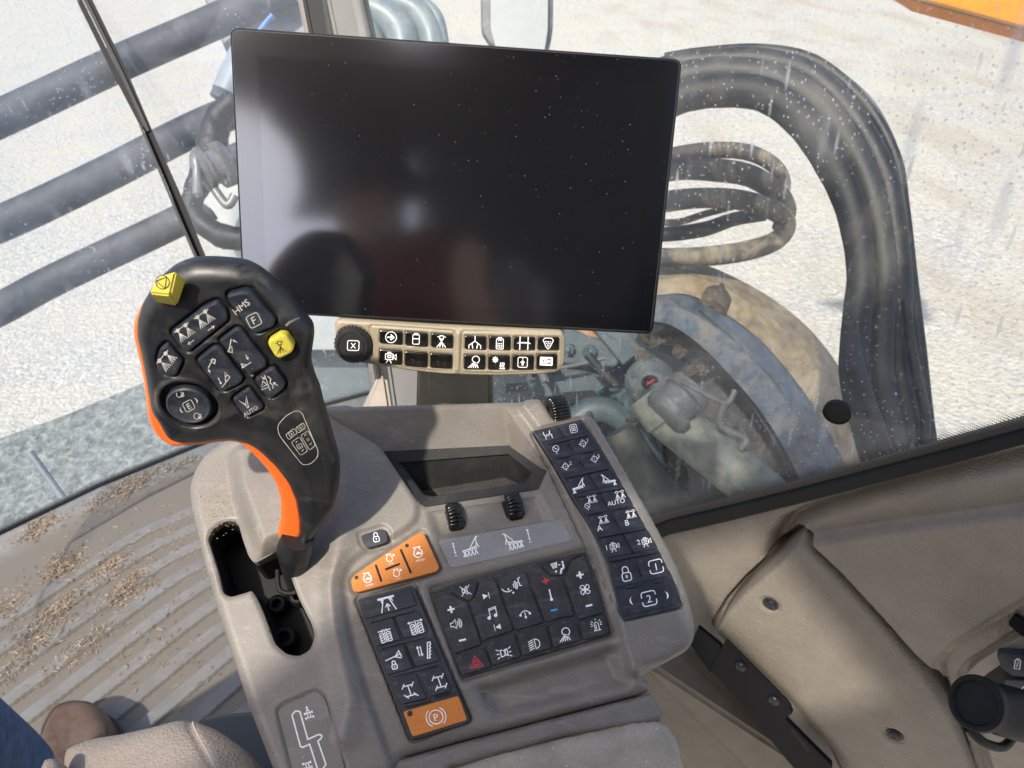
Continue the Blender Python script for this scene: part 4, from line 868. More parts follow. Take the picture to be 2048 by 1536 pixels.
KI=[(560,215,11.5,goarr),(757,228,11,jug),(957,250,12,nozz),(1221,253,13,boomn),(1417,262,11.5,keypadi),(1607,262,13.5,track),(1798,262,11.5,gran),
(557,372,13,camr),None,None,(1213,412,12,workl),(1405,412,12.5,snow),(1597,412,10.5,boxup),(1783,404,12,hours)]
for p,ic in zip(KQL,KI):
    mb=MB(); slab(mb,KF,p,-.003,.0016,.0011,0)
    if ic: icon(mb,KF,*k3(ic[0],ic[1]),ic[2],ic[3],-2,h=.0016,w=2.3)
    mb.build('key',[M['gloss'],M['white']],kp,smooth=50)
mb=MB(); c=KF.w(*kc,0)
lathe(mb,c,KF.en,[(-.003,.0155),(.001,.0155),(.0075,.0135),(.0082,.0128),(.0082,.0112),(.0076,.0110)],120,rib=(2,.05,-.01,.0074))
kn=mb.build('rotary_knob',M['black'],kp,smooth=35)
mb=MB(); c=KF.w(*kc,.0078); lathe(mb,c,KF.en,[(-.002,.0108),(0,.0108),(.0006,.0102),(.0006,0)],48)
fk=Fr(KF.w(*kc,.0085),KF.ex,KF.ey); 
icon(mb,fk,*k3(262,280),11.5,[rr_(-1,-.85,1,.85,.28),T('X',0,0,1.0)],-2,h=.0,w=2.2)
mb.build('knob_cap',[M['black'],M['white']],kn)
# pedestal
ped=MB()
PF=Fr(P(915,770,.735),e_,up)
hull(ped,[PF.W(*a) for a in((835,735,0),(985,742,0),(987,830,0),(832,830,0),(835,735,-.03),(985,742,-.03),(987,830,-.03),(832,830,-.03))],.002)
hull(ped,[PF.W(*a) for a in((856,735,.004),(976,740,.004),(978,830,.004),(853,830,.004),(856,735,-.01),(976,740,-.01),(978,830,-.01),(853,830,-.01))],.001)
a,b=MFr.W(905,600,-.02),PF.W(910,742,-.012); tube(ped,[a,(a+b)/2-MFr.en*.004,b],.013,16)
o=ped.build('monitor_pedestal',M['khaki']); tag(o,'tan block pedestal carrying the keypad and monitor behind the console','pedestal')
# ================= CAB =================
k9=lambda x,y:(1300+x/2.738,1000+y/2.738)
WFr=Fr(P(1700,960,.95),(.814,-.581,0),(0,0,1))
wl=lambda pts,h=0,r=.004:rnd(WFr.poly(pts,h),r)
wall=thing('side_trim',WFr.W(1700,1300,-.1),'large leather-grained tan wall trim below the right window','wall trim')
WB=[(1180,1095),(1340,1054),(1500,1020),(1700,968),(1900,915),(2140,850),(2140,1660),(1150,1660)]
wL=wl(WB,-.004,.002)
P2=wl(km(k9,(830,203),(1300,128),(2048,28))+[(2140,985),(2140,1200),(2060,1196),(1915,1284),(1888,1318)]+km(k9,(1640,960),(1400,740),(1100,470),(900,290)),0,.008)
COV=wl([(1597,1093),(1552,1133),(1494,1182),(1453,1226),(1424,1274),(1446,1296),(1585,1424),(1662,1515),(1700,1600),(1960,1600),(1940,1540),(1892,1427),(1830,1340),(1757,1256),(1665,1157)],.028,.004)
SOC=wl([(1889,1322),(1900,1306),(1925,1284),(2060,1197),(2140,1150),(2140,1660),(1975,1660),(1950,1540),(1915,1420),(1895,1360)],.006,.004)
SOCi=wl([(1914,1345),(1935,1322),(2140,1192),(2140,1640),(2000,1640),(1968,1545),(1930,1420)],.006,.004)
GR=[WFr.l(u,v,0) for u,v in[(2140,905),(2048,918),(1900,950),(1760,985),(1640,1020),(1585,1045),(1562,1075),(1545,1115)]]
LOW=wl([(1424,1290),(1400,1270),(1372,1300),(1330,1380),(1300,1450),(1290,1660),(1700,1660),(1660,1540)],0,.01)
def wall_h(X,Y):
    h=np.zeros_like(X)
    h+=.020*sst(-.003,.004,sdf(P2,X,Y)); h-=.026*np.exp(-(ldist(GR,X,Y)/.010)**2)
    c=sdf(COV,X,Y); h-=.045*(1-sst(.006,.011,-c))
    h-=.010*sst(-.02,.01,sdf(LOW,X,Y))
    s=sdf(SOC,X,Y); h-=.008*np.exp(-((s+.007)/.006)**2); 
    h=h*(1-sst(-.002,.001,s))+.004*sst(-.002,.001,s); h-=.004*sst(-.001,.003,sdf(SOCi,X,Y))*1
    h-=.0015*np.exp(-((sdf(SOCi,X,Y)-.011)/.0015)**2)
    # top lip rolls outward
    return h
mb=MB(); hf(mb,WFr,wL,.0023,wall_h,skirt=.05); mb.build('panel',M['trim'],wall,smooth=60)
cl=COV
def cov_h(X,Y):
    R=.006; s=np.clip(sdf(cl,X,Y),0,R); h=.030-(R-np.sqrt(R*R-(R-s)**2))
    rl=[WFr.l(u,v,.028) for u,v in[(1597,1093),(1665,1157),(1757,1256),(1830,1340),(1892,1427),(1935,1536),(1960,1620)]]
    ll=[WFr.l(u,v,.028) for u,v in[(1426,1274),(1446,1294),(1585,1424),(1662,1515),(1700,1600)]]
    d1=ldist(rl,X,Y); d2=ldist(ll,X,Y)
    h-=.30*.004*np.log1p(np.exp((.034-d1)/.004)); h-=.45*.004*np.log1p(np.exp((.030-d2)/.004))
    for u,v in((1540,1208),(1788,1470)):
        c=WFr.l(u,v,.028); r=np.hypot(X-c[0],Y-c[1]); h-=.0045*(1-sst(.010,.019,r))
    return h
M['screwm']=mat('black_screw',(.012,.013,.016),.38,spec=.5)
cover=thing('pillar_cover',WFr.W(1700,1500,.0),'curved leather-grained trim cover held by two round screws','trim cover')
mb=MB(); hf(mb,WFr,cl,.0026,cov_h,skirt=.06); mb.build('shell',M['trim'],cover,smooth=60)
for u,v in((1541,1208),(1789,1469)):
    mb=MB(); c=WFr.W(u,v,.0262); lathe(mb,c,WFr.en,[(-.004,.0118),(.001,.0118),(.002,.0105),(.0015,.0080),(.0035,.0070),(.0048,.004),(.0036,.0025),(.0034,0)],28)
    mb.build('screw',M['screwm'],cover)
# black bracket
brk=thing('seat_rail_bracket',WFr.W(1560,1450,.03),'black painted steel bracket with two bolts between console and trim','bracket')
BF=Fr(WFr.W(1530,1380,.050),WFr.ex,WFr.ey)
mb=MB(); hb=lambda p,a,b:pslab(mb,BF,p,a,b,.0008,0,.002)
hb([(1381,1290),(1396,1254),(1441,1291),(1455,1340),(1420,1345)],-.008,-.002)
hb([(1420,1336),(1450,1284),(1578,1413),(1584,1428),(1570,1438),(1662,1530),(1664,1600),(1640,1600)],-.008,0)
mb.build('plate',M['bracket'],brk)
mb=MB(); a0,a1,b1,b0=[BF.W(*q) for q in((1452,1283,0),(1580,1412,0),(1583,1410,.006),(1455,1280,.006))]
hull(mb,[a0,a1,b1,b0]+[q-BF.ex*.003 for q in(a0,a1,b1,b0)],.0008); mb.build('flange',M['bracket'],brk)
for u,v in((1481,1332),(1548,1400)):
    mb=MB(); lathe(mb,BF.W(u,v,.0),BF.en,[(0,.0098),(.001,.0098),(.0045,.0075),(.0058,.004),(.0048,.003),(.0045,0)],24); mb.build('bolt',M['screwm'],brk)
mb=MB(); strip(mb,BF,[BF.l(1582,1458,.0),BF.l(1618,1502,.0)],8*BF.px,.0002,False,0); mb.build('slotted_hole',M['slot'],brk)
# lower side box between console and trim
mb=MB(); hull(mb,[WFr.W(*q) for q in((1255,1300,.12),(1340,1290,.05),(1402,1300,.0),(1330,1420,.02),(1322,1500,.02),(1322,1700,.02),(1150,1700,.12),(1660,1700,-.02),(1650,1560,-.03),(1440,1350,-.02))],.006)
o=mb.build('lower_box',mat('box_plastic',(.16,.135,.105),.55,bump=.3,bscale=700,dust=.3,dcol=(.12,.10,.08),dscale=9)); tag(o,'plain tan plastic box low between console and black bracket','plastic box')
# sockets
sp=thing('socket_panel',WFr.W(2030,1420,.005),'recessed tan socket panel with round rubber capped plug and flap covers','socket panel')
SF=Fr(WFr.W(1990,1400,.010),WFr.ex,WFr.ey)
mb=MB(); pslab(mb,SF,[(1935,1345),(1960,1322),(2140,1215),(2140,1600),(2010,1600),(1985,1530)],-.010,-.002,.001,0,.004); mb.build('plate',M['trimflat'],sp)
mb=MB(); pslab(mb,SF,[(1952,1368),(1972,1350),(2140,1232),(2140,1370),(2050,1420)],-.012,-.0012,.001,0,.004); mb.build('recess',M['rubber'],sp)
mb=MB(); pslab(mb,SF,[(2016,1250),(2031,1232),(2140,1300),(2140,1335),(2040,1270)],-.002,.004,.001,0,.002); mb.build('slot_cover',M['bracket'],sp)
for p,ix,iy in(([(1993,1311),(2000,1307),(2030,1309),(2140,1320),(2140,1362),(2024,1352),(2002,1336)],2035,1328),([(2008,1362),(2015,1360),(2140,1366),(2140,1412),(2028,1407),(2012,1390)],2049,1383)):
    mb=MB(); pslab(mb,SF,p,.004,.014,.001,0,.002); icon(mb,SF,ix,iy,11,batt,-8,h=.014,w=2); mb.build('flap_cover',[M['key'],M['white']],sp)
mb=MB(); c0=P(2040,1430,.905); c1=P(1949,1405,.86); ax=(c0-c1).normalized(); L_=(c0-c1).length
lathe(mb,c1,ax,[(.003,0),(.003,.0225),(.0032,.0235),(0,.0255),(0,.0295),(.002,.0315),(.012,.0315),(.014,.0285),(.016,.026),(.045,.0275),(.055,.030),(L_+.01,.031),(L_+.01,0)],40)
lp=[P(1937,1455,.875),P(1965,1483,.88),P(2005,1494,.90),P(2030,1470,.93)]; tube(mb,lp,.0055,10)
mb.build('socket_plug',M['rubber'],sp)
# window seal + frit + glass (right window)
def band(fr,cl_px,w_px,h0,h1,name,m,par=None,bev=.004):
    mb=MB(); top=[];bot=[]
    for (u,v),wd in zip(cl_px,w_px if isinstance(w_px,list) else [w_px]*len(cl_px)): top.append((u,v-wd/2));bot.append((u,v+wd/2))
    slab(mb,fr,fr.poly(top+bot[::-1],h1),h0,h1,bev); return mb.build(name,m,par)
win=thing('right_window',WFr.W(1700,940,.0),'dusty right-hand cab window with black dotted edge and a small round hole plug','window')
sc=[(1180,1116),(1340,1056),(1450,1031),(1600,994),(1800,942),(1950,903),(2140,852)]
band(WFr,sc,30,-.01,.008,'lower_seal',M['rubber'],win,.003)
band(WFr,[(u,v-17) for u,v in sc],8,-.004,.002,'seal_lip',M['rubber'],win,.001)
# frit dots
def frit_mat():
    m=bpy.data.materials.new('dotted_frit'); m.use_nodes=True; nt=m.node_tree; nt.nodes.clear(); L=nt.links.new
    out=nd(nt,'ShaderNodeOutputMaterial'); tr=nd(nt,'ShaderNodeBsdfTransparent'); pb=nd(nt,'ShaderNodeBsdfPrincipled'); pb.inputs['Base Color'].default_value=(.01,.01,.01,1); pb.inputs['Roughness'].default_value=.4
    uv=nd(nt,'ShaderNodeUVMap'); sx=nd(nt,'ShaderNodeSeparateXYZ'); L(uv.outputs[0],sx.inputs[0])
    def mth(op,a,b=None,c=None):
        n=nd(nt,'ShaderNodeMath',operation=op)
        for i,q in enumerate((a,b,c)):
            if q is None: continue
            if isinstance(q,(int,float)): n.inputs[i].default_value=q
            else: L(q,n.inputs[i])
        return n.outputs[0]
    # hex grid: two offset square lattices
    def lat(ox,oy):
        a=mth('ADD',sx.outputs[0],ox); b=mth('ADD',sx.outputs[1],oy)
        a=mth('SUBTRACT',mth('FRACT',a),.5); b=mth('SUBTRACT',mth('FRACT',b),.5); return mth('SQRT',mth('ADD',mth('MULTIPLY',a,a),mth('MULTIPLY',b,b)))
    d=mth('MINIMUM',lat(0,0),lat(.5,.5))
    rv=mth('MULTIPLY_ADD',sx.outputs[2],1.0,0.0) # unused
    vn=mth('DIVIDE',sx.outputs[1],8.0)
    r=mth('MULTIPLY_ADD',vn,-.55,.60); k=mth('LESS_THAN',d,r)
    mx=nd(nt,'ShaderNodeMixShader'); L(k,mx.inputs[0]); L(tr.outputs[0],mx.inputs[1]); L(pb.outputs[0],mx.inputs[2]); L(mx.outputs[0],out.inputs[0]); return m
FRIT=frit_mat()
def frit(name,lo,hi,rows=8,cell=.0034,par=None):
    """strip between two 3-D polylines, uv in dot cells: v=0 at lo"""
    n=len(lo); me=bpy.data.meshes.new(name); me.from_pydata([tuple(p) for p in lo+hi],[],[(i,i+1,n+i+1,n+i) for i in range(n-1)])
    uvl=me.uv_layers.new(name='UVMap'); s=[0]
    for i in range(n-1): s.append(s[-1]+(lo[i+1]-lo[i]).length/cell)
    uvv=[(q,0) for q in s]+[(q,rows) for q in s]
    for lp_ in me.loops: uvl.data[lp_.index].uv=uvv[lp_.vertex_index]
    me.materials.append(FRIT); o=bpy.data.objects.new(name,me); COL.objects.link(o)
    if par: o.parent=par; o.location=-world_loc(par)
    return o
lo=[WFr.W(u,v-18,.004) for u,v in sc]; hi=[WFr.W(u,v-52-(u-1180)*.014,.004) for u,v in sc]
frit('dotted_edge',lo,hi,8,.0042,win)
PIL_T=[P(640,-260,1.46),P(650,0,1.46)]
GR_=glass_mat('dusty_side_glass',.075,streak=1.4)
glb=[WFr.W(u,v-5,0) for u,v in sc]
# glass runs from behind the pillar foot to beyond the right edge, leaning out a little at the top
def wtop(p): return Vector((p.x,p.y,1.72))-WFr.en*.06
L0=WFr.W(790,900,0); L0.z=.1
xs_=[L0,WFr.W(1000,1130,0)]+glb
ys_=[wtop(p) for p in xs_]
mb=MB(); mb.loop_side(xs_,ys_,0,False); o=mb.build('pane',GR_,win,smooth=0)
mb=MB(); c=WFr.W(1674,825,.004); lathe(mb,c-WFr.en*.004,WFr.en,[(0,.0165),(.006,.0165),(.007,.0155),(.0045,.0148),(.003,0)],36); mb.build('hole_plug',M['rubber'],win)
# top seal of the right window beside the pillar
# ---- pillar ----
pil=thing('cab_pillar',P(800,860,1.5),'taupe cab corner post with black rubber seal behind the monitor','pillar')
def prism(mb,top,bot,dep,mi=0,bev=.004):
    """solid bar between pixel edges: top=(uL,uR,v,t)"""
    A=[P(top[0],top[2],top[3]),P(top[1],top[2],top[3]),P(bot[1],bot[2],bot[3]),P(bot[0],bot[2],bot[3])]
    n_=(A[1]-A[0]).cross(A[3]-A[0]).normalized()
    if n_.dot(A[0]-EYE)<0:n_=-n_
    hull(mb,A+[p+n_*dep for p in A],bev,mi)
mb=MB(); prism(mb,(627,690,-120,1.42),(838,905,900,1.5),.05,0,.01); mb.build('post',mat('post_taupe',(.085,.078,.07),.55),pil)
mb=MB(); prism(mb,(578,640,-120,1.44),(780,845,900,1.52),.05,0,.012); mb.build('inner_edge',M['slot'],pil)
mb=MB(); prism(mb,(572,586,-120,1.45),(768,782,900,1.53),.05,0,.004); mb.build('edge_trim',mat('post_edge',(.12,.11,.10),.55),pil)
mb=MB(); prism(mb,(680,706,-120,1.41),(898,925,900,1.49),.05,0,.004); mb.build('seal',M['rubber'],pil)
fa=[P(704+ (v)*.215,v,1.405) for v in(-120,0,80,200,400,700)]; fb=[P(726+(v)*.215,v,1.405) for v in(-120,0,80,200,400,700)]
frit('dotted_edge',fa,fb,6,.0045,pil)
# pillar foot trims seen under the keypad
mb=MB(); hull(mb,[P(*q) for q in((756,752,1.15),(773,752,1.15),(785,830,1.15),(720,830,1.15),(756,752,1.2),(773,752,1.2),(785,830,1.2),(715,830,1.2))],.006)
mb.build('foot_trim',M['trimflat'],pil)
mb=MB(); hull(mb,[P(*q) for q in((772,715,1.12),(850,720,1.12),(850,850,1.1),(792,850,1.1),(772,715,1.2),(850,720,1.2),(850,850,1.2),(792,850,1.2))],.006)
mb.build('foot',M['black'],pil)

# ---- floor mat ----
Z0=0.0
fx=Vector((math.cos(rad(41)),math.sin(rad(41)),0)); FM=Fr(on_z(250,1200,0),fx,Vector((-fx.y,fx.x,0)))
mato=[(-260,1190),(0,1072),(200,975),(400,893),(560,838),(700,800),(800,860),(860,1100),(860,1640),(300,1850),(-300,1850),(-420,1500)]
mL=[FM.l(u,v,0) for u,v in mato]
edge=[FM.l(u,v,0) for u,v in[(-400,1040),(-200,935),(0,880),(130,800)]]
A1=np.array(FM.l(0,1250,0)); 
def mat_h(X,Y):
    # rib lines sweep up to the right then flatten
    a0=np.array(FM.l(189,1390,0)); a1=np.array(FM.l(396,1226,0)); m1=(a1-a0)[1]/(a1-a0)[0]
    b0=np.array(FM.l(264,1067,0)); b1=np.array(FM.l(379,1021,0)); m2=(b1-b0)[1]/(b1-b0)[0]; c1=np.array(FM.l(375,1150,0)); dx_=(c1-b0)[0]/(c1-b0)[1]
    def SS(X,Y): t=X-b0[0]-(Y-b0[1])*dx_; return Y-m1*X-(m2-m1)*.03*np.log1p(np.exp(np.clip(t/.03,-30,30)))
    s=SS(X,Y); s0=float(SS(b0[0:1],b0[1:2])[0])
    per=.063; ph=np.mod(s0-s,per)/per
    rib=sst(.04,.10,ph)*(1-sst(.52,.58,ph))
    inside=sst(-.003,.003,s0-s)
    h=.0065*rib*inside
    # front edge: raised lip and step up to the glass
    front=ldist([FM.l(u,v,0) for u,v in mato[:6]],X,Y)
    h+=.02*(1-sst(.0,.11,front))+.012*(1-sst(.10,.19,front))*inside*0
    return h
def mat_mi(X,Y):
    h=mat_h(X,Y); d=.0018; return ((h<.0042)&(mat_h(X,Y-.05)>-1)&(Y<FM.l(100,1200,0)[1]+.35)).astype(int)*0+((h<.0035)).astype(int)
mb=MB(); hf(mb,FM,mL,.0021,mat_h,skirt=.05)
matm=mat('floor_rubber',(.160,.160,.155),.5,scuff=.4,bump=.3,bscale=250,dust=.5,dcol=(.18,.157,.128),dscale=5,speck=.03,sscale=170,bdist=.001)
matg=mat('settled_dirt',(.15,.115,.08),.9,bump=.6,bscale=200,dust=.8,dcol=(.22,.17,.12),dscale=8,speck=.25,sscale=150,bdist=.002,var=.25)
nt_=matm.node_tree; b_=nt_.nodes['Principled BSDF']; src_=b_.inputs['Base Color'].links[0].from_socket
ge=nd(nt_,'ShaderNodeNewGeometry'); se=nd(nt_,'ShaderNodeSeparateXYZ'); nt_.links.new(ge.outputs['Position'],se.inputs[0])
no=nd(nt_,'ShaderNodeTexNoise'); no.inputs['Scale'].default_value=30; no.inputs['Detail'].default_value=8; nt_.links.new(ge.outputs['Position'],no.inputs[0])
ma=nd(nt_,'ShaderNodeMath',operation='MULTIPLY_ADD'); nt_.links.new(no.outputs[0],ma.inputs[0]); ma.inputs[1].default_value=.012; nt_.links.new(se.outputs[2],ma.inputs[2])
mr=nd(nt_,'ShaderNodeMapRange'); mr.inputs[1].default_value=.0080; mr.inputs[2].default_value=.0135; mr.inputs[3].default_value=.85; mr.inputs[4].default_value=0; nt_.links.new(ma.outputs[0],mr.inputs[0])
mx_=nd(nt_,'ShaderNodeMix',data_type='RGBA'); nt_.links.new(mr.outputs[0],mx_.inputs[0]); nt_.links.new(src_,mx_.inputs[6]); mx_.inputs[7].default_value=(.135,.117,.094,1); nt_.links.new(mx_.outputs[2],b_.inputs['Base Color'])
fm=mb.build('floor_mat',matm,smooth=40); tag(fm,'ribbed grey rubber floor mat covered with dust and chaff','floor mat')
mb=MB(); 
def chaff(u,v,su,sv,ang,n,smin=.005,smax=.016):
    for i in range(int(n*.6)):
        a=random.gauss(0,su); b=random.gauss(0,sv); c_,s_=math.cos(rad(ang)),math.sin(rad(ang))
        uu=u+a*c_+b*s_; vv=v-a*s_+b*c_
        x,y=FM.l(uu,vv,0)
        if sdf(mL,np.array([x]),np.array([y]))[0]<.004: continue
        h=float(mat_h(np.array([x]),np.array([y]))[0])+random.random()**3*.006
        th=random.gauss(rad(10),.9); L_=random.uniform(smin,smax); wd=random.uniform(.0005,.0012); d=FM.ex*math.cos(th)+FM.ey*math.sin(th); n_=FM.en*random.uniform(-.3,.3)
        d=(d+n_).normalized(); s2=d.cross(FM.en).normalized(); p=FM.w(x,y,h+.0006)
        mb.add([p-d*L_/2,p+s2*wd,p+d*L_/2,p-s2*wd,p+FM.en*wd],[(0,3,4),(3,2,4),(2,1,4),(1,0,4)],random.choice([0,0,1,2]))
for a in[(270,975,40,8,28,800),(215,1000,30,6,28,260),(85,1060,26,7,30,520),(125,1135,26,12,30,850),(220,1138,22,9,35,480),(255,1178,30,9,40,750),(110,1228,50,10,38,850),(60,1310,60,10,38,500),(165,1300,50,10,38,350),(300,1180,16,8,30,60),(20,1215,25,20,33,260),(370,933,20,5,20,200),(320,1290,60,60,33,200),(250,1100,110,80,33,350),(350,1060,50,20,30,60)]: chaff(*a)
o=mb.build('chaff',[mat('chaff_tan',(.27,.195,.125),.85),mat('chaff_pale',(.40,.33,.25),.85),mat('chaff_brown',(.15,.10,.07),.9)],smooth=0)
tag(o,'loose straw chaff scattered over the floor mat','chaff',kind='stuff')

# ---- front glass ----
frt=thing('windscreen',P(200,985,1.6),'dusty curved front windscreen left of the pillar','windscreen')
bl=[P(-420,1330,1.05),P(-260,1192,1.2),P(0,1075,1.47),P(200,978,1.6),P(400,896,1.73),P(560,840,1.82),P(740,792,1.86)]
tops=[P(-700,-380,1.0),P(-480,-420,1.12),P(-180,-420,1.3),P(60,-420,1.42),P(260,-400,1.5),P(430,-380,1.5),P(600,-340,1.5)]
GF=glass_mat('dusty_windscreen_glass',.14,tint=(.90,.94,.95),streak=1.1,dustc=(.62,.66,.72),ks=.62,vr=(.7,1.8))
mb=MB(); rows=[[b.lerp(t,k/6)+(b-EYE).normalized()*.10*math.sin(math.pi*k/6) for b,t in zip(bl,tops)] for k in range(7)]
for a,b in zip(rows,rows[1:]): mb.loop_side(a,b,0,False)
mb.build('pane',GF,frt,smooth=80)
lo=[p+Vector((0,0,.004))-(p-EYE).normalized()*.004 for p in bl]; hi=[a.lerp(b,.028) for a,b in zip(lo,[r-(r-EYE).normalized()*.004 for r in rows[3]])]
frit('dotted_edge',lo,hi,7,.0045,frt)
# wiper
M['wipe']=mat('wiper_grey',(.035,.036,.038),.6,spec=.2); M['wiper']=mat('wiper_rubber',(.006,.006,.007),.6,spec=.2)
wp=thing('wiper',P(400,500,1.62),'long black wiper blade lying across the windscreen','wiper')
def bl2(name,pts,w0,w1,t,m,dep=.012):
    mb=MB(); L=[];R_=[]
    for i,(u,v) in enumerate(pts):
        k=i/(len(pts)-1); wd=w0+(w1-w0)*k; a=pts[max(i-1,0)];b=pts[min(i+1,len(pts)-1)]; dx,dy=b[0]-a[0],b[1]-a[1]; l=math.hypot(dx,dy); nx,ny=-dy/l,dx/l
        L.append((u+nx*wd/2,v+ny*wd/2));R_.append((u-nx*wd/2,v-ny*wd/2))
    q=[P(*a,t) for a in L+R_[::-1]]; d=(q[0]-EYE).normalized()*dep; mb.loop_side([p+d for p in q],q,0); mb.cap(q,0); mb.cap([p+d for p in q],0,True); return mb.build(name,m,wp)
bl2('blade',[(140,-40),(166,15),(228,140),(290,258)],10,12,1.55,M['wiper'])
bl2('blade_rail',[(150,-40),(178,15),(240,140),(296,262)],7,7,1.535,M['wipe'])
bl2('arm',[(160,-40),(186,15),(246,140),(300,270),(350,385),(412,540)],9,20,1.54,M['wiper'])
bl2('arm_edge',[(280,250),(310,320),(362,445),(398,530)],4,6,1.525,M['wipe'])

# ---- seat cushion armrest bottom-left ----
arm=thing('driver_seat',P(300,1560,.75),'driver seat whose grey-brown stitched leather armrest shows at lower left','seat')
AF=fr3((300,1480,.62),(420,1480,.60),(300,1300,.72))
ao=[(92,1640),(98,1520),(112,1490),(140,1470),(180,1455),(235,1447),(300,1432),(352,1418),(372,1419),(420,1436),(470,1470),(505,1508),(530,1560),(560,1640)]
aL2=rnd(AF.poly(ao,-.004),.008)
stl=[(356,1405),(368,1440),(392,1480),(415,1520),(440,1580)]
def arm_h(X,Y):
    R=.035; s=np.clip(sdf(aL2,X,Y),0,R); h=-(R-np.sqrt(R*R-(R-s)**2))*.75
    h-=.0022*np.exp(-(ldist([AF.l(u,v,0) for u,v in stl],X,Y)/.0022)**2)
    h+=.0012*np.exp(-(ldist([AF.l(u+14,v-6,0) for u,v in stl],X,Y)/.005)**2)
    return h
mb=MB(); hf(mb,AF,aL2,.0016,arm_h,skirt=.05); ARMR=mb.build('armrest',M['leather'],arm,smooth=70)
mb=MB(); pth=[(365,1424),(380,1452),(402,1490),(428,1536),(445,1575)]
L_=[AF.l(u+4,v-3,-.003) for u,v in pth]; tot=0
for (x0,y0),(x1,y1) in zip(L_,L_[1:]):
    l=math.hypot(x1-x0,y1-y0); n_=int(l/.0036)
    for i in range(n_):
        a=i/n_; b=a+.62/n_; q=[]
        for t in(a,b):
            x=x0+(x1-x0)*t;y=y0+(y1-y0)*t; h=float(arm_h(np.array([x]),np.array([y]))[0])+.0004; q.append(AF.w(x,y,h))
        tube(mb,q,.00042,6,sub=1)
mb.build('stitching',M['thread'],ARMR)
mb=MB(); BFm=Fr(P(85,1520,.6),AF.ex,AF.ey); b2=[(58,1640),(66,1540),(80,1510),(100,1503),(112,1510),(108,1560),(110,1640)]; bb=rnd(BFm.poly(b2,0),.004)
hf(mb,BFm,bb,.0015,lambda X,Y:-(.012-np.sqrt(.012**2-(.012-np.clip(sdf(bb,X,Y),0,.012))**2)),skirt=.04); mb.build('side_bolster',M['leather'],arm,smooth=70)
# dark console base behind the armrest
mb=MB(); GFr=fr3((460,1480,.72),(520,1480,.70),(460,1400,.76)); pslab(mb,GFr,[(395,1432),(430,1424),(515,1418),(600,1440),(600,1660),(440,1660)],-.12,0,.006,0,.01)
o=mb.build('console_base',M['black']); tag(o,'dark base plate under the console beside the leather armrest','base')
# ================= PERSON, SEAT, ROOF =================
cf=Vector((-.656,.755,0)); cr=Vector((.755,.656,0))
def CB(f,r,z): return cf*f+cr*r+Vector((0,0,z))
def skin(name,chain,m,par,sub=2):
    """chain: list of (point, radius, parent index)"""
    me=bpy.data.meshes.new(name); o=bpy.data.objects.new(name,me); COL.objects.link(o)
    base=chain[0][0]; me.from_pydata([tuple(c[0]-base) for c in chain],[(c[2],i) for i,c in enumerate(chain) if c[2] is not None],[])
    md=o.modifiers.new('skin','SKIN'); md.use_smooth_shade=True
    for i,c in enumerate(chain): me.skin_vertices[0].data[i].radius=(c[1],c[1])
    me.skin_vertices[0].data[0].use_root=True
    s=o.modifiers.new('sub','SUBSURF'); s.levels=sub; s.render_levels=sub
    me.materials.append(m); o.parent=par; o.location=base-world_loc(par); return o
RF=P(62,1595,1.02); RK=P(-350,1350,.62)
person=thing('person',CB(.1,-.36,0),'seated person in blue jeans and brown square-toed leather boots','person')
H=CB(.12,-.36,.55); RH=CB(.14,-.27,.55); LH=CB(.14,-.46,.55); LK=CB(.62,-.55,.58); LF=CB(.85,-.5,.12)
skinm=mat('skin',(.5,.3,.2),.5,var=.05)
denim=mat('denim',(.035,.075,.17),.85,bump=.8,bscale=900,var=.4,vscale=60,dust=.5,dcol=(.11,.17,.28),dscale=26,bdist=.0006)
shirt=mat('red_shirt',(.16,.016,.008),.8,var=.1)
Cc=CB(-.02,-.36,.98); Nk=CB(-.02,-.35,1.17); Hd=CB(.03,-.34,1.3)
RS=CB(-.02,-.19,1.08); LS=CB(-.02,-.53,1.08)
skin('body',[(H,.12,None),(CB(.05,-.36,.75),.12,0),(Cc,.13,1),(Nk,.055,2),(CB(.0,-.35,1.23),.06,3),(Hd,.09,4),(CB(.02,-.34,1.38),.06,5),
 (RS,.06,2),(CB(-.08,-.10,.86),.045,7),(CB(.0,-.08,1.02),.03,8),(CB(.0,-.05,1.08),.03,9),(LS,.06,2),(CB(.05,-.6,.82),.045,11),(CB(.3,-.52,.72),.032,12),(CB(.38,-.5,.71),.03,13),
 (RH,.09,0),(RK,.06,15),(RF,.042,16),(LH,.09,0),(LK,.06,18),(LF,.042,19)],skinm,person)
skin('jeans',[(H,.135,None),(CB(.09,-.36,.66),.135,0),(RH,.10,0),(RH.lerp(RK,.5),.085,2),(RK,.075,3),(RK.lerp(RF,.5),.068,4),(RF+Vector((0,0,.02)),.060,5),(LH,.10,0),(LH.lerp(LK,.5),.085,7),(LK,.072,8),(LF,.062,9)],denim,person)
skin('shirt',[(CB(.1,-.36,.63),.14,None),(CB(.05,-.36,.78),.15,0),(Cc,.155,1),(CB(-.02,-.35,1.12),.08,2),(RS,.075,2),(CB(-.06,-.13,.93),.06,4),(LS,.075,2),(CB(.02,-.58,.9),.06,6)],shirt,person)
skin('hair',[(Hd+cf*-.015+Vector((0,0,.02)),.10,None),(Hd+Vector((0,0,.08)),.09,0),(Hd+cf*-.03-Vector((0,0,.06)),.07,0)],mat('dark_hair',(.02,.014,.01),.8),person)
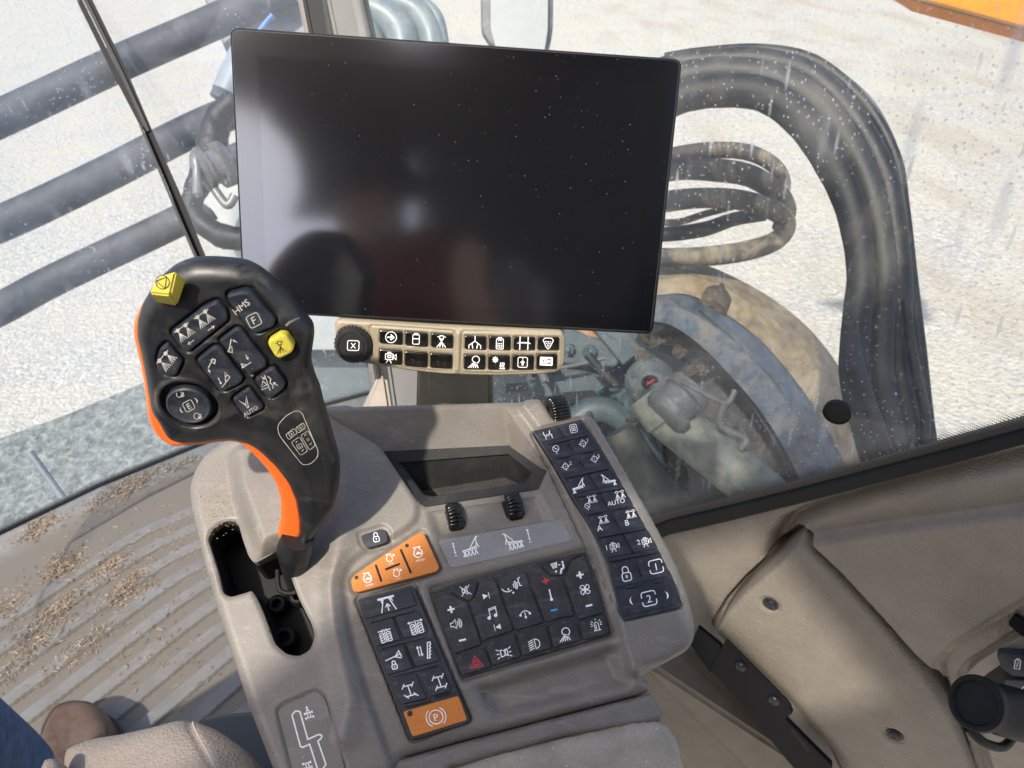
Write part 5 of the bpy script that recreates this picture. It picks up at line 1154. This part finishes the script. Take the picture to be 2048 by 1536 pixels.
# boots
bootm=mat('boot_leather',(.085,.05,.032),.4,bump=.5,bscale=350,dust=.6,dcol=(.19,.135,.10),dscale=22,var=.25)
ZB=Fr(on_z(150,1470,.085),(math.cos(rad(20)),math.sin(rad(20)),0),(-math.sin(rad(20)),math.cos(rad(20)),0))
bo=[(60,1720),(62,1600),(68,1500),(80,1440),(104,1408),(140,1394),(178,1396),(204,1412),(219,1440),(228,1500),(238,1600),(240,1720)]
bLn=rnd(ZB.poly(bo,-.012),.012)
def boot_h(X,Y):
    R=.028; s=np.clip(sdf(bLn,X,Y),0,R); tip=ZB.l(140,1394,0)[1]
    return -(R-np.sqrt(R*R-(R-s)**2))+.25*np.clip(tip-.03-Y,0,.2)*.5
mb=MB(); hf(mb,ZB,bLn,.002,boot_h,skirt=.035); bt=mb.build('boot',bootm,person,smooth=70)
mb=MB(); slab(mb,Fr(ZB.o-Vector((0,0,.083)),ZB.ex,ZB.ey),[(x*1.0,y) for x,y in inset(bLn,-.006)],0,.024,.002,0); mb.build('boot_sole',mat('sole',(.05,.035,.025),.7),person)
mb=MB(); pth=rnd(ZB.poly([(66,1560),(88,1450),(112,1415),(142,1403),(176,1405),(198,1420),(211,1446),(222,1560)],-.004),.01)
tube(mb,[ZB.w(x,y,float(boot_h(np.array([x]),np.array([y]))[0])) for x,y in pth[::2]],.0013,6,sub=2); mb.build('boot_welt',mat('welt',(.03,.02,.015),.7),person)
seat=arm
def obox(mb,f0,f1,r0,r1,z0,z1,bev=.02): hull(mb,[CB(f,r,z) for f in(f0,f1) for r in(r0,r1) for z in(z0,z1)],bev)
mb=MB(); obox(mb,-.2,.34,-.62,-.12,.34,.46,.04); mb.build('seat_cushion',M['leather'],seat)
mb=MB(); obox(mb,-.36,-.2,-.6,-.14,.42,1.12,.05); mb.build('backrest',M['leather'],seat)
mb=MB(); obox(mb,-.15,.25,-.55,-.2,0,.34,.02); mb.build('base',M['black'],seat)
# roof: unseen headliner, cut short and holed to steer the sun
ROOFZ=1.75
lin=mat('headliner',(.028,.028,.03),.9)
def slabz(name,pts,z0,z1,m,par=None,hole=None):
    mb=MB(); a=[Vector((p.x,p.y,z0)) for p in pts]; b=[Vector((p.x,p.y,z1)) for p in pts]; mb.loop_side(a,b,0)
    hs=None
    if hole:
        ha=[Vector((p.x,p.y,z0)) for p in hole]; hb_=[Vector((p.x,p.y,z1)) for p in hole]; mb.loop_side(hb_,ha,0); mb.cap(b,0,holes=[hb_]); mb.cap(a,0,True,holes=[ha])
    else: mb.cap(b,0); mb.cap(a,0,True)
    return mb.build(name,m,par)
roof=thing('cab_roof',CB(0,0,ROOFZ),'cab roof panel above the operator, outside the picture','roof')
def toroof(p): return p+_sv*((ROOFZ+.03-p.z)/_sv.z)
sun_hole=[toroof(WFr.W(*q)) for q in((1325,1085,.02),(1520,1040,.0),(1575,1110,.028),(1800,1400,.028),(1560,1450,.03))]  # added roof opening, traced back along the sun to light trim and cover
slabz('headliner',[CB(-.85,-1.05,0),CB(-.85,.62,0),CB(ROOF_F,.62,0),CB(ROOF_F,-1.05,0)],ROOFZ,ROOFZ+.05,lin,roof,hole=sun_hole)
rear=thing('cab_rear_wall',CB(-.8,0,0),'dark rear wall of the cab behind the operator, outside the picture','wall')  # unseen dark panels, sized for the screen reflection and light from behind
mb=MB(); obox(mb,-.85,-.8,-1.05,.05,0,ROOFZ,.01); mb.build('wall_panel',lin,rear)
mb=MB(); obox(mb,-.85,-.8,.06,.62,0,.85,.01); mb.build('wall_panel',lin,rear)
door=thing('cab_door',CB(0,-1.08,0),'left cab door with open window beside the operator, outside the picture','door')  # unseen panel and post added to frame the bright reflection in the screen
mb=MB(); obox(mb,-.78,.9,-1.1,-1.06,0,1.18,.01); mb.build('lower_panel',lin,door)
mb=MB(); obox(mb,-.78,-.70,-1.1,-1.06,1.18,1.74,.01); mb.build('door_post',lin,door)

# ================= OUTSIDE =================
GZ=-1.9
def ground_mat():
    m=bpy.data.materials.new('gravel'); m.use_nodes=True; nt=m.node_tree; b=nt.nodes['Principled BSDF']; L=nt.links.new
    tc=nd(nt,'ShaderNodeTexCoord'); O=tc.outputs['Object']
    def noise(s,d=6,r=.6):
        n=nd(nt,'ShaderNodeTexNoise'); n.inputs['Scale'].default_value=s; n.inputs['Detail'].default_value=d; n.inputs['Roughness'].default_value=r; L(O,n.inputs[0]); return n.outputs[0]
    def ramp(src,stops):
        r=nd(nt,'ShaderNodeValToRGB'); e=r.color_ramp.elements; e[0].position=stops[0][0]; e[0].color=stops[0][1]+(1,); e[1].position=stops[-1][0]; e[1].color=stops[-1][1]+(1,)
        for p,c in stops[1:-1]: q=e.new(p); q.color=c+(1,)
        L(src,r.inputs[0]); return r.outputs[0]
    v=nd(nt,'ShaderNodeTexVoronoi'); v.inputs['Scale'].default_value=34; L(O,v.inputs[0])
    sp_=nd(nt,'ShaderNodeSeparateColor'); L(v.outputs['Color'],sp_.inputs[0])
    peb=ramp(sp_.outputs[0],[(0,(.38,.365,.33)),(.5,(.46,.445,.405)),(1,(.56,.545,.50))])
    mix=nd(nt,'ShaderNodeMix',data_type='RGBA'); n1=nd(nt,'ShaderNodeMapRange'); n1.inputs[1].default_value=.42; n1.inputs[2].default_value=.60; L(noise(1.1,9,.65),n1.inputs[0]); L(n1.outputs[0],mix.inputs[0]); L(peb,mix.inputs[6]); mix.inputs[7].default_value=(.50,.47,.40,1)
    mp=nd(nt,'ShaderNodeMapping'); mp.inputs['Rotation'].default_value=(0,0,rad(35)); mp.inputs['Scale'].default_value=(1.5,.5,1); L(O,mp.inputs[0])
    n3=nd(nt,'ShaderNodeTexNoise'); n3.inputs['Scale'].default_value=.9; n3.inputs['Detail'].default_value=8; L(mp.outputs[0],n3.inputs[0])
    n4=nd(nt,'ShaderNodeMapRange'); n4.inputs[1].default_value=.48; n4.inputs[2].default_value=.66; n4.inputs[4].default_value=.5; L(n3.outputs[0],n4.inputs[0])
    sx=nd(nt,'ShaderNodeSeparateXYZ'); L(O,sx.inputs[0]); far=nd(nt,'ShaderNodeMapRange'); far.inputs[1].default_value=.5; far.inputs[2].default_value=4; L(sx.outputs[0],far.inputs[0])
    mm=nd(nt,'ShaderNodeMath',operation='MULTIPLY'); L(n4.outputs[0],mm.inputs[0]); L(far.outputs[0],mm.inputs[1])
    m2=nd(nt,'ShaderNodeMix',data_type='RGBA'); L(mm.outputs[0],m2.inputs[0]); L(mix.outputs[2],m2.inputs[6]); m2.inputs[7].default_value=(.36,.30,.215,1)
    gn=nd(nt,'ShaderNodeMapRange'); gn.inputs[1].default_value=.3; gn.inputs[2].default_value=.7; gn.inputs[3].default_value=.64; gn.inputs[4].default_value=1.16; L(noise(16,12,.8),gn.inputs[0])
    sc_=nd(nt,'ShaderNodeVectorMath',operation='SCALE'); L(m2.outputs[2],sc_.inputs[0]); L(gn.outputs[0],sc_.inputs['Scale']); L(sc_.outputs[0],b.inputs['Base Color']); b.inputs['Roughness'].default_value=.9; b.inputs['Specular IOR Level'].default_value=.2
    bp=nd(nt,'ShaderNodeBump'); bp.inputs['Distance'].default_value=.016; bp.inputs['Strength'].default_value=.9
    ad=nd(nt,'ShaderNodeMath',operation='MULTIPLY_ADD'); L(v.outputs['Distance'],ad.inputs[0]); ad.inputs[1].default_value=-.8; L(noise(9,8,.7),ad.inputs[2]); L(ad.outputs[0],bp.inputs['Height']); L(bp.outputs[0],b.inputs['Normal'])
    return m
me=bpy.data.meshes.new('ground'); g=120; N=12
me.from_pydata([(-g+2*g*i/N,-g+2*g*j/N,0) for i in range(N+1) for j in range(N+1)],[],[(i*(N+1)+j,(i+1)*(N+1)+j,(i+1)*(N+1)+j+1,i*(N+1)+j+1) for i in range(N) for j in range(N)])
me.materials.append(ground_mat()); go=bpy.data.objects.new('gravel_ground',me); COL.objects.link(go); go.location=(0,0,GZ); tag(go,'pale gravel yard outside the cab','ground',kind='structure')
def omat(n,c,r=.6,dust=.6,dc=(.36,.31,.24),ds=7,**k): return mat(n,c,r,dust=dust,dcol=dc,dscale=ds,**k)
steelb=omat('painted_steel_dark',(.03,.034,.042),.65,.4,(.2,.2,.2),9)
hosem=omat('black_hose',(.009,.010,.011),.5,.45,(.12,.10,.08),14,bump=.5,bscale=120,bdist=.002)
sleeve=omat('hose_sleeve',(.010,.010,.011),.6,.5,(.16,.14,.12),7,bump=.5,bscale=700)
mudh=omat('muddy_hose',(.05,.045,.04),.7,1.0,(.52,.42,.29),7)
teal=omat('teal_steel',(.045,.07,.078),.45,.6,(.14,.15,.14),6)
fend=omat('dusty_fender',(.20,.15,.09),.6,.95,(.38,.33,.25),9,var=.35,bump=.8,bscale=40,bdist=.006)
fendb=omat('bluegrey_fender',(.05,.07,.10),.45,.95,(.20,.17,.13),18,var=.35,bump=.6,bscale=50,bdist=.005)
mudb=omat('caked_mud',(.06,.045,.035),.8,.8,(.22,.17,.125),12,bump=1,bscale=60,bdist=.01)
greenp=omat('grey_green_pipe',(.10,.115,.10),.5,.95,(.22,.19,.15),26,var=.4,bump=.5,bscale=60,bdist=.003)
silver=mat('zinc_metal',(.11,.115,.12),.6,metal=.3,dust=.95,dcol=(.05,.04,.03),dscale=40,bump=.6,bscale=90,bdist=.003)
def px2m(r,t): return r*t/FPX
def single(name,build,m,label,cat,group=None,smooth=50):
    mb=MB(); build(mb); o=mb.build(name,m,smooth=smooth); tag(o,label,cat,group); return o
def tb(pts,t,r,n=16,dt=0,sub=6,wob=0):
    L=[P(u,v,(t+dt*i/(len(pts)-1))) for i,(u,v) in enumerate(pts)]
    rr=[px2m(q,(t+dt*i/(len(pts)-1))) for i,q in enumerate(r)] if isinstance(r,list) else px2m(r,t)
    return lambda mb:tube(mb,L,rr,n,sub=sub,wob=wob)
# guard bars in front of the windscreen
for pts,r,lab in(([(-200,325),(0,237),(219,135),(419,48),(640,-50)],36,'highest'),([(-200,520),(0,448),(219,345),(380,262),(520,200)],36,'middle'),([(-200,715),(0,618),(109,560),(330,455),(430,405),(560,340)],33,'lowest')):
    single('guard_bar',tb(pts,2.35,r,24,.35),steelb,'%s of the three thick dark round guard bars outside the windscreen'%lab,'guard bar','guard bars outside the windscreen')
def poly_slab(pts,t,dep,bev=.005,dts=None):
    def f(mb):
        q=[P(u,v,t+(dts[i] if dts else 0)) for i,(u,v) in enumerate(pts)]; d=RM@Vector((0,0,-1))*dep
        hull(mb,q+[p+d for p in q],bev)
    return f
def psl(pts,t,dep=.03,bev=.004,r=.02,tilt=0):
    def f(mb):
        fr=fr3((pts[0][0],pts[0][1],t),(pts[0][0]+200,pts[0][1],t),(pts[0][0],pts[0][1]-200,t+tilt)); slab(mb,fr,fr.poly(pts,0),-dep,0,bev,0,r,bottom=True)
    return f
single('boom_frame',psl([(390,-60),(415,20),(455,112),(470,140),(700,300),(720,-60)],2.75,.12,.01,.01),omat('grey_dusty_steel',(.13,.14,.15),.5,.7,(.3,.3,.29),10),'grey dusty steel frame plate upper left of the monitor','frame plate')
single('blue_hose',tb([(545,30),(520,60),(500,90)],2.3,5),mat('blue_hose',(.03,.15,.5),.4),'short bright blue hose above the top left monitor corner','hose')
def lab(mb):
    a=P(500,95,2.1);b=P(450,205,2.1); tube(mb,[a,b],px2m(31,2.1),24,0,1)
    lathe(mb,b+(a-b)*.15,a-b,[(0,px2m(33,2.1)),((a-b).length*.7,px2m(33,2.1))],24,1)
single('labelled_cylinder',lab,[steelb,mat('label_white',(.22,.25,.29),.5)],'dark cylinder with pale printed label left of the monitor edge','cylinder')
single('valve_hose',tb([(470,200),(435,240),(425,290),(400,360),(385,420),(440,470),(520,480)],2.0,[22,26,30,24,20,24,26],wob=.06),hosem,'black ribbed hose running down beside the left monitor edge','hose')
def valve(mb):
    c=P(400,345,1.95); ax=P(470,320,2.0)-c
    lathe(mb,c,ax,[(0,px2m(26,1.95)),(.006,px2m(42,1.95)),(.02,px2m(42,1.95)),(.022,px2m(32,1.95)),(.05,px2m(34,1.95)),(.052,px2m(46,1.95)),(.075,px2m(46,1.95)),(.08,px2m(30,1.95)),(.12,px2m(32,1.95))],28)
    lathe(mb,P(395,300,1.95),P(395,400,1.9)-P(395,300,1.95),[(0,.014),(.02,.02),(.05,.02),(.06,.012),(.14,.012)],16)
    tube(mb,[P(470,390,1.95),P(455,410,1.95),P(430,380,1.95)],.012,12)
single('valve_coupling',valve,omat('valve_metal',(.22,.21,.20),.4,.5,(.32,.28,.22),20,metal=.3),'dirty grey pipe coupling left of the monitor','coupling')
single('grey_bracket_plate',psl([(375,385),(425,420),(455,470),(458,490),(437,530),(440,600),(560,700),(720,700),(720,380),(500,330)],2.2,.02,.003,.01),omat('pale_grey_plate',(.30,.32,.31),.5,.6,(.38,.37,.34),8),'pale grey plate behind the lever top and lower left monitor edge','plate')
single('front_slab',psl([(-300,985),(-50,892),(120,832),(290,762),(380,640),(470,560),(700,560),(900,640),(1000,1000),(600,1300),(-300,1500)],2.6,.08,.01,.01,tilt=.25),omat('greygreen_slab',(.10,.115,.11),.8,1.0,(.36,.375,.36),40,var=.5,bump=.8,bscale=70,bdist=.006),'mottled grey-green slab seen low through the windscreen','deck')  # grey-green slab filling the view below the gravel
single('low_rail',tb([(60,905),(118,985),(170,1060)],1.9,7),omat('pale_rail',(.13,.145,.17),.5),'thin pale rail low behind the windscreen','rail')
# right side
HG='hoses of the arch right of the monitor'
single('hose',tb([(1290,232),(1360,196),(1440,182),(1530,190),(1603,242),(1660,325),(1702,420),(1722,540),(1712,650),(1710,760),(1745,890),(1785,1010)],1.55,[30,31,32,33,33,31,29,27,27,29,31,30],28,-.2,wob=.012),sleeve,'thick dusty sleeved hose forming the inner edge of the big arch','hose',HG)
single('hose',tb([(1290,185),(1360,158),(1440,146),(1530,155),(1620,198),(1698,290),(1745,400),(1768,540),(1762,650),(1760,760),(1790,890),(1820,1010)],1.60,[30,31,31,30,29,27,26,25,27,29,27,26],28,-.2,wob=.01),omat('grey_hose',(.03,.029,.027),.55,.7,(.17,.15,.125),6),'thick greyish hose second from the inside of the big arch','hose',HG)
single('hose',tb([(1290,150),(1360,128),(1440,122),(1520,122),(1620,152),(1708,240),(1765,345),(1786,450),(1796,560),(1796,680),(1806,800),(1838,960)],1.64,[22,23,24,25,25,25,25,25,27,28,26,24],20,-.22,wob=.01),hosem,'medium black hose third from the inside of the arch','hose',HG)
single('hose',tb([(1330,118),(1400,108),(1520,101),(1630,124),(1728,206),(1788,310),(1806,410),(1822,560),(1838,700),(1856,860),(1880,1000)],1.66,[12,13,13,13,12,12,12,13,14,14,14],16,-.25),hosem,'thin black outermost hose of the arch','hose','hoses of the arch right of the monitor')
single('hose',tb([(1560,108),(1650,130),(1735,195),(1785,280),(1803,355)],1.6,5,10,-.05),mat('shiny_hose',(.10,.11,.12),.2),'thin shiny hose on the outer edge of the arch','hose','hoses of the arch right of the monitor')
single('hose',tb([(1812,600),(1822,690),(1835,760),(1850,830),(1845,900),(1825,960)],1.4,[9,10,10,10,10,10],12),hosem,'loose thin black hose end hanging right of the arch foot','hose','hoses of the arch right of the monitor')
single('hose',tb([(1700,640),(1712,740),(1748,850),(1790,960)],1.36,[14,18,20,18],14),hosem,'black hose at the inner foot of the arch','hose','hoses of the arch right of the monitor')
def tie(mb):
    c=P(1785,440,1.53); lathe(mb,c,P(1791,500,1.50)-c,[(0,px2m(25,1.5)),(.001,px2m(27.5,1.5)),(.014,px2m(27.5,1.5)),(.015,px2m(25,1.5))],20)
single('hose_clamp',tie,M['rubber'],'black clamp ring round the right side of the hose arch','clamp')
cg='coiled muddy hoses right of the monitor'
single('coil_hose',tb([(1290,325),(1360,308),(1430,300),(1500,306),(1552,335),(1567,375),(1545,420)],2.05,[16,16,16,16,15,14,13],16),mudh,'topmost thin loop of the muddy hose coil','hose',cg)
single('coil_hose',tb([(1290,350),(1360,338),(1430,340),(1500,352),(1552,385),(1573,420),(1560,460)],1.98,[22,22,23,22,21,19,17],16),mudh,'second loop from the top of the muddy hose coil','hose',cg)
single('coil_hose',tb([(1280,415),(1340,402),(1410,396),(1480,400),(1545,420),(1572,445),(1556,478),(1500,500),(1420,512),(1340,515),(1260,512)],1.9,[21,21,20,20,20,19,19,20,20,19,19],16),mudh,'widest lowest loop of the muddy hose coil','hose',cg)
single('coil_hose',tb([(1270,470),(1340,468),(1410,458),(1470,438),(1530,430)],2.0,[13,15,15,14,12],14),hosem,'black inner loop of the hose coil','hose',cg)
single('coil_hose',tb([(1280,440),(1350,445),(1410,428),(1470,412)],2.1,[7,7,7,7],12),mudh,'thin tan strand crossing inside the hose coil','hose',cg)
def fender(mb,O_,I_,t0,t1,th=.01):
    A=[P(u,v,t0) for u,v in O_];B=[P(u,v,t1) for u,v in I_]
    def res(L):
        o=[]
        for i in range(len(L)-1):
            p0=L[max(i-1,0)];p1=L[i];p2=L[i+1];p3=L[min(i+2,len(L)-1)]
            for k in range(6):
                t=k/6; o.append(.5*((2*p1)+(p2-p0)*t+(2*p0-5*p1+4*p2-p3)*t*t+(3*p1-p0-3*p2+p3)*t**3))
        return o+[L[-1]]
    A=res(A);B=res(B); M_=[(a+b)/2-RM@Vector((0,0,-1))*.03 for a,b in zip(A,B)]; d=RM@Vector((0,0,-1))*.05
    mb.loop_side(B,M_,0,False); mb.loop_side(M_,A,0,False); mb.loop_side(A,[p+d for p in A],0,False); mb.loop_side([p+d for p in A],[p+d for p in B],0,False)
single('fender',lambda mb:fender(mb,[(1270,520),(1330,533),(1400,528),(1480,560),(1560,608),(1632,672),(1692,760),(1745,900),(1790,1040)],[(1230,560),(1290,590),(1370,588),(1440,620),(1520,680),(1590,760),(1650,850),(1700,960),(1740,1080)],2.0,1.9),fend,'broad dusty tan curved fender edge below the hose coil','fender',smooth=70)
_f=[o for o in COL.objects if o.name=='fender'][0]; _f.name='dusty_fender'; FND=thing('fender',_f.location,'broad dusty tan curved wheel fender with blue-grey inner panel below the hose coil','fender')
for k_ in('label','category'): del _f[k_]
_f.name='edge_panel'; _f.parent=FND; _f.location=(0,0,0)
_p=single('inner_panel',lambda mb:fender(mb,[(1290,592),(1370,590),(1440,622),(1520,682),(1590,762),(1650,852),(1700,962),(1740,1080)],[(1280,640),(1340,650),(1400,690),(1460,750),(1520,820),(1570,900),(1610,980),(1650,1080)],1.9,1.85),fendb,'x','x',smooth=70)
for k_ in('label','category'): del _p[k_]
_p.location=_p.location-FND.location; _p.parent=FND
def under(mb):
    lathe(mb,P(1390,640,1.95),P(1330,560,2.1)-P(1390,640,1.95),[(0,0),(0,px2m(45,1.95)),(.02,px2m(58,1.95)),(.10,px2m(58,1.95)),(.11,px2m(40,1.95)),(.22,px2m(40,1.95))],24)
    lathe(mb,P(1420,625,1.9),P(1440,560,2.0)-P(1420,625,1.9),[(0,0),(0,px2m(30,1.9)),(.05,px2m(36,1.9)),(.07,px2m(30,1.9)),(.12,px2m(20,1.9))],20)
    rnd_=random.Random(3)
    for i in range(40):
        u=rnd_.gauss(1370,55); v=rnd_.gauss(650,45); c=P(u,v,1.98); s=rnd_.uniform(.01,.035); hull(mb,[c+Vector((rnd_.uniform(-s,s),rnd_.uniform(-s,s),rnd_.uniform(-s,s))) for _ in range(9)],0)
single('wheel_motor',under,mudb,'mud-caked round wheel motor beneath the lower right monitor corner','motor')
single('black_guard',psl([(1420,690),(1500,760),(1570,850),(1640,1010),(1600,1100),(1380,1100),(1330,900),(1360,740)],2.05,.05,.01,.02),omat('black_guard',(.03,.03,.032),.6,.7,(.17,.15,.13),14,bump=.8,bscale=90,bdist=.004),'black mud-splashed guard plate under the fender','guard plate')
TFR=thing('machine_frame',P(1150,900,2.3),'dark teal machine frame with brackets between keypad, console and fender','frame')
def part(name,build,m): mb=MB(); build(mb); return mb.build(name,m,TFR)
part('base_plate',psl([(560,560),(1400,600),(1420,760),(1480,1150),(1100,1200),(700,1000),(560,800)],2.35,.12,.01,.02),teal)
tdm=omat('teal_dark',(.05,.078,.09),.45,.8,(.13,.13,.115),20)
for p in([(1000,655),(1100,640),(1260,700),(1230,735),(1010,720)],[(1000,735),(1180,745),(1220,770),(1180,800),(1010,790)]): part('bracket',psl(p,2.15,.03,.006,.01),tdm)
part('curved_pipe',lambda mb:tube(mb,[P(u,v,2.05) for u,v in((1100,900),(1180,820),(1260,850),(1310,950),(1300,1060))],px2m(26,2.05),16),tdm)
part('pipe',lambda mb:tube(mb,[P(u,v,2.1) for u,v in((1200,960),(1300,1010),(1400,1100))],px2m(34,2.1),16),tdm)
for p in([(1010,768),(1055,764),(1058,782),(1012,786)],[(1125,785),(1190,780),(1196,800),(1130,806)],[(1150,835),(1210,828),(1218,846),(1158,852)],[(1240,900),(1330,930),(1290,960),(1240,930)],[(1060,740),(1120,735),(1124,750),(1064,756)]): part('dark_slot',psl(p,2.1,.01,.001,.004),M['rubber'])  # black slabs standing in for the dark openings in the frame
single('orange_pipe_elbow',tb([(1140,640),(1175,668),(1190,700)],2.2,[30,34,26],18),omat('rusty_orange',(.45,.22,.08),.6,.5,(.4,.3,.2),15),'small rusty orange elbow right of the keypad','pipe elbow')
rc=random.Random(11)
cl_m=[tdm,omat('dirty_black',(.015,.016,.018),.5,.7,(.13,.11,.09),18),omat('dirty_grey',(.10,.105,.105),.5,.8,(.20,.17,.13),22),mudb]
for i in range(16):   # thin lines clipped along the frame
    u=rc.uniform(1010,1380); v=rc.uniform(650,960); a=rc.uniform(-.2,1.3); L_=rc.uniform(70,190); r=rc.choice([4,5,7,9]); t=rc.uniform(1.95,2.15); k=rc.uniform(-.5,.5)
    pts=[P(u+L_*q*math.cos(a+k*q),v+L_*q*math.sin(a+k*q),t) for q in(0,.33,.66,1)]
    part('thin_hose',lambda mb:tube(mb,pts,px2m(r,t),10),cl_m[rc.choice([0,1,1,2])])
for i in range(22):
    u=rc.uniform(1020,1420); v=rc.uniform(640,980); t=rc.uniform(1.95,2.2); s_=rc.uniform(10,30); c=P(u,v,t); ax=Vector((rc.uniform(-.6,.6),-1,rc.uniform(.1,1)))
    part('fitting',lambda mb:lathe(mb,c,ax,[(-.03,px2m(s_,t)),(0,px2m(s_,t)),(.004,px2m(s_*.85,t)),(.004,px2m(s_*.55,t)),(.016,px2m(s_*.5,t)),(.018,px2m(s_*.3,t)),(.018,0)],rc.choice([6,18])),cl_m[rc.choice([0,1,2,3])])
for i in range(9):
    u=rc.uniform(1020,1400); v=rc.uniform(650,960); w_=rc.uniform(20,70); h_=rc.uniform(12,36); a=rc.uniform(.1,.9); ca_,sa_=math.cos(a),math.sin(a)
    q=[(u+x*ca_-y*sa_,v+x*sa_+y*ca_) for x,y in((-w_,-h_),(w_,-h_),(w_,h_),(-w_,h_))]
    part('bracket',psl(q,rc.uniform(2.1,2.22),.04,.004,.006),cl_m[rc.choice([0,1,2])])
single('black_seam',tb([(1395,625),(1470,690),(1545,770),(1610,870),(1660,980),(1690,1080)],1.86,[7,8,9,9,10,10],12),cl_m[1],'thin black tube drawn as the dark seam along the inside of the fender','pipe')  # black tube put in as the dark seam line
def pipe(mb):
    tube(mb,[P(1320,830,1.85),P(1390,880,1.83),P(1480,950,1.8),P(1620,1075,1.75)],[px2m(q,1.85) for q in(40,46,48,50)],24)
    tube(mb,[P(1290,790,1.85),P(1330,840,1.84)],px2m(42,1.85),24,sub=1)
single('suction_pipe',pipe,greenp,'thick grey-green pipe slanting down to the window seal','pipe')
single('lower_pipe',tb([(1240,860),(1300,960),(1380,1040),(1480,1130)],1.95,[34,38,40,42],20),omat('dark_green_pipe',(.035,.042,.038),.5,.8,(.12,.10,.08),14),'darker thick pipe left of the grey-green pipe','pipe')
def gauge(mb):
    c=P(1300,765,1.85); ax=EYE-c
    lathe(mb,c,ax,[(-.06,px2m(44,1.85)),(0,px2m(50,1.85)),(.012,px2m(50,1.85)),(.02,px2m(44,1.85)),(.035,px2m(34,1.85)),(.042,0)],32)
    c2=c+ax.normalized()*.041; fr=Fr(c2,e_,up); mb.cap([fr.w(.022*math.cos(k*.4),.02*math.sin(k*.4),.002) for k in range(16)],1)
    strip(mb,fr,[(-.008,-.004),(.008,.008)],.004,.004,False,2)
single('gauge_dome',gauge,[omat('frosted_dome',(.05,.06,.065),.5,.9,(.17,.165,.15),30,var=.4),M['rubber'],M['red']],'round grey gauge dome with a small red needle','gauge')
def clampf(mb):
    lathe(mb,P(1325,835,1.78),P(1400,760,1.8)-P(1325,835,1.78),[(0,px2m(40,1.8)),(.012,px2m(50,1.8)),(.03,px2m(50,1.8)),(.035,px2m(40,1.8)),(.07,px2m(40,1.8)),(.075,px2m(48,1.8)),(.1,px2m(46,1.8)),(.11,px2m(28,1.8))],24)
    tube(mb,[P(1362,762,1.74),P(1385,775,1.74),P(1430,798,1.74),P(1455,806,1.74),P(1470,780,1.74)],.007,10)
    tube(mb,[P(1450,806,1.74),P(1440,850,1.76),P(1490,878,1.76),P(1480,900,1.76)],.009,10)
single('pipe_clamp',clampf,silver,'zinc pipe clamp with bent wire handle left of the round hole plug','clamp')
# mirror, tank parts, orange beam
mir=thing('mirror',P(1035,40,2.2),'pale grey mirror-like plate with dark side rims above the monitor','mirror')
mb=MB(); psl([(960,-90),(1107,-90),(1106,60),(1098,98),(985,94),(962,60)],2.2,.03,.006,.02)(mb); mb.build('rim',omat('mirror_rim',(.07,.08,.09),.4,.5,(.3,.3,.3),20),mir)
mb=MB(); psl([(980,-90),(1097,-90),(1096,60),(1088,110),(995,108),(981,60)],2.17,.01,.002,.01)(mb); mb.build('plate',mat('mirror_back',(.24,.26,.255),.4,var=.05,dust=.4,dcol=(.32,.33,.32)),mir)
def tankp(mb):
    for pts,r in(([(690,-20),(760,-5),(830,20),(862,70),(866,130)],26),([(700,10),(760,25),(800,60),(812,120)],34),([(700,50),(740,70),(752,130)],26),([(820,-10),(870,30),(885,90)],14)): tube(mb,[P(u,v,2.6) for u,v in pts],px2m(r,2.6),16)
single('tank_fittings',tankp,omat('bluegrey_plastic',(.12,.16,.175),.4,.6,(.28,.30,.29),14),'blue-grey rounded pipe fittings outside at the top beside the pillar','pipe fittings')
bm_=thing('orange_beam',P(1960,10,3.0),'bright orange steel beam crossing the top right corner','beam')
mb=MB(); psl([(1790,-40),(2200,-60),(2200,96),(2048,52),(1850,-2)],3.0,.10,.006,.004)(mb); mb.build('face',mat('orange_paint',(.60,.19,.005),.35,dust=.12,dcol=(.6,.4,.15),speck=.05,sscale=30),bm_)
mb=MB(); tube(mb,[P(1790,-14,2.99),P(1850,3,2.99),P(2048,57,2.99),P(2200,101,2.99)],px2m(4,3),8,sub=1); mb.build('edge',mat('brown_edge',(.16,.08,.02),.6),bm_)
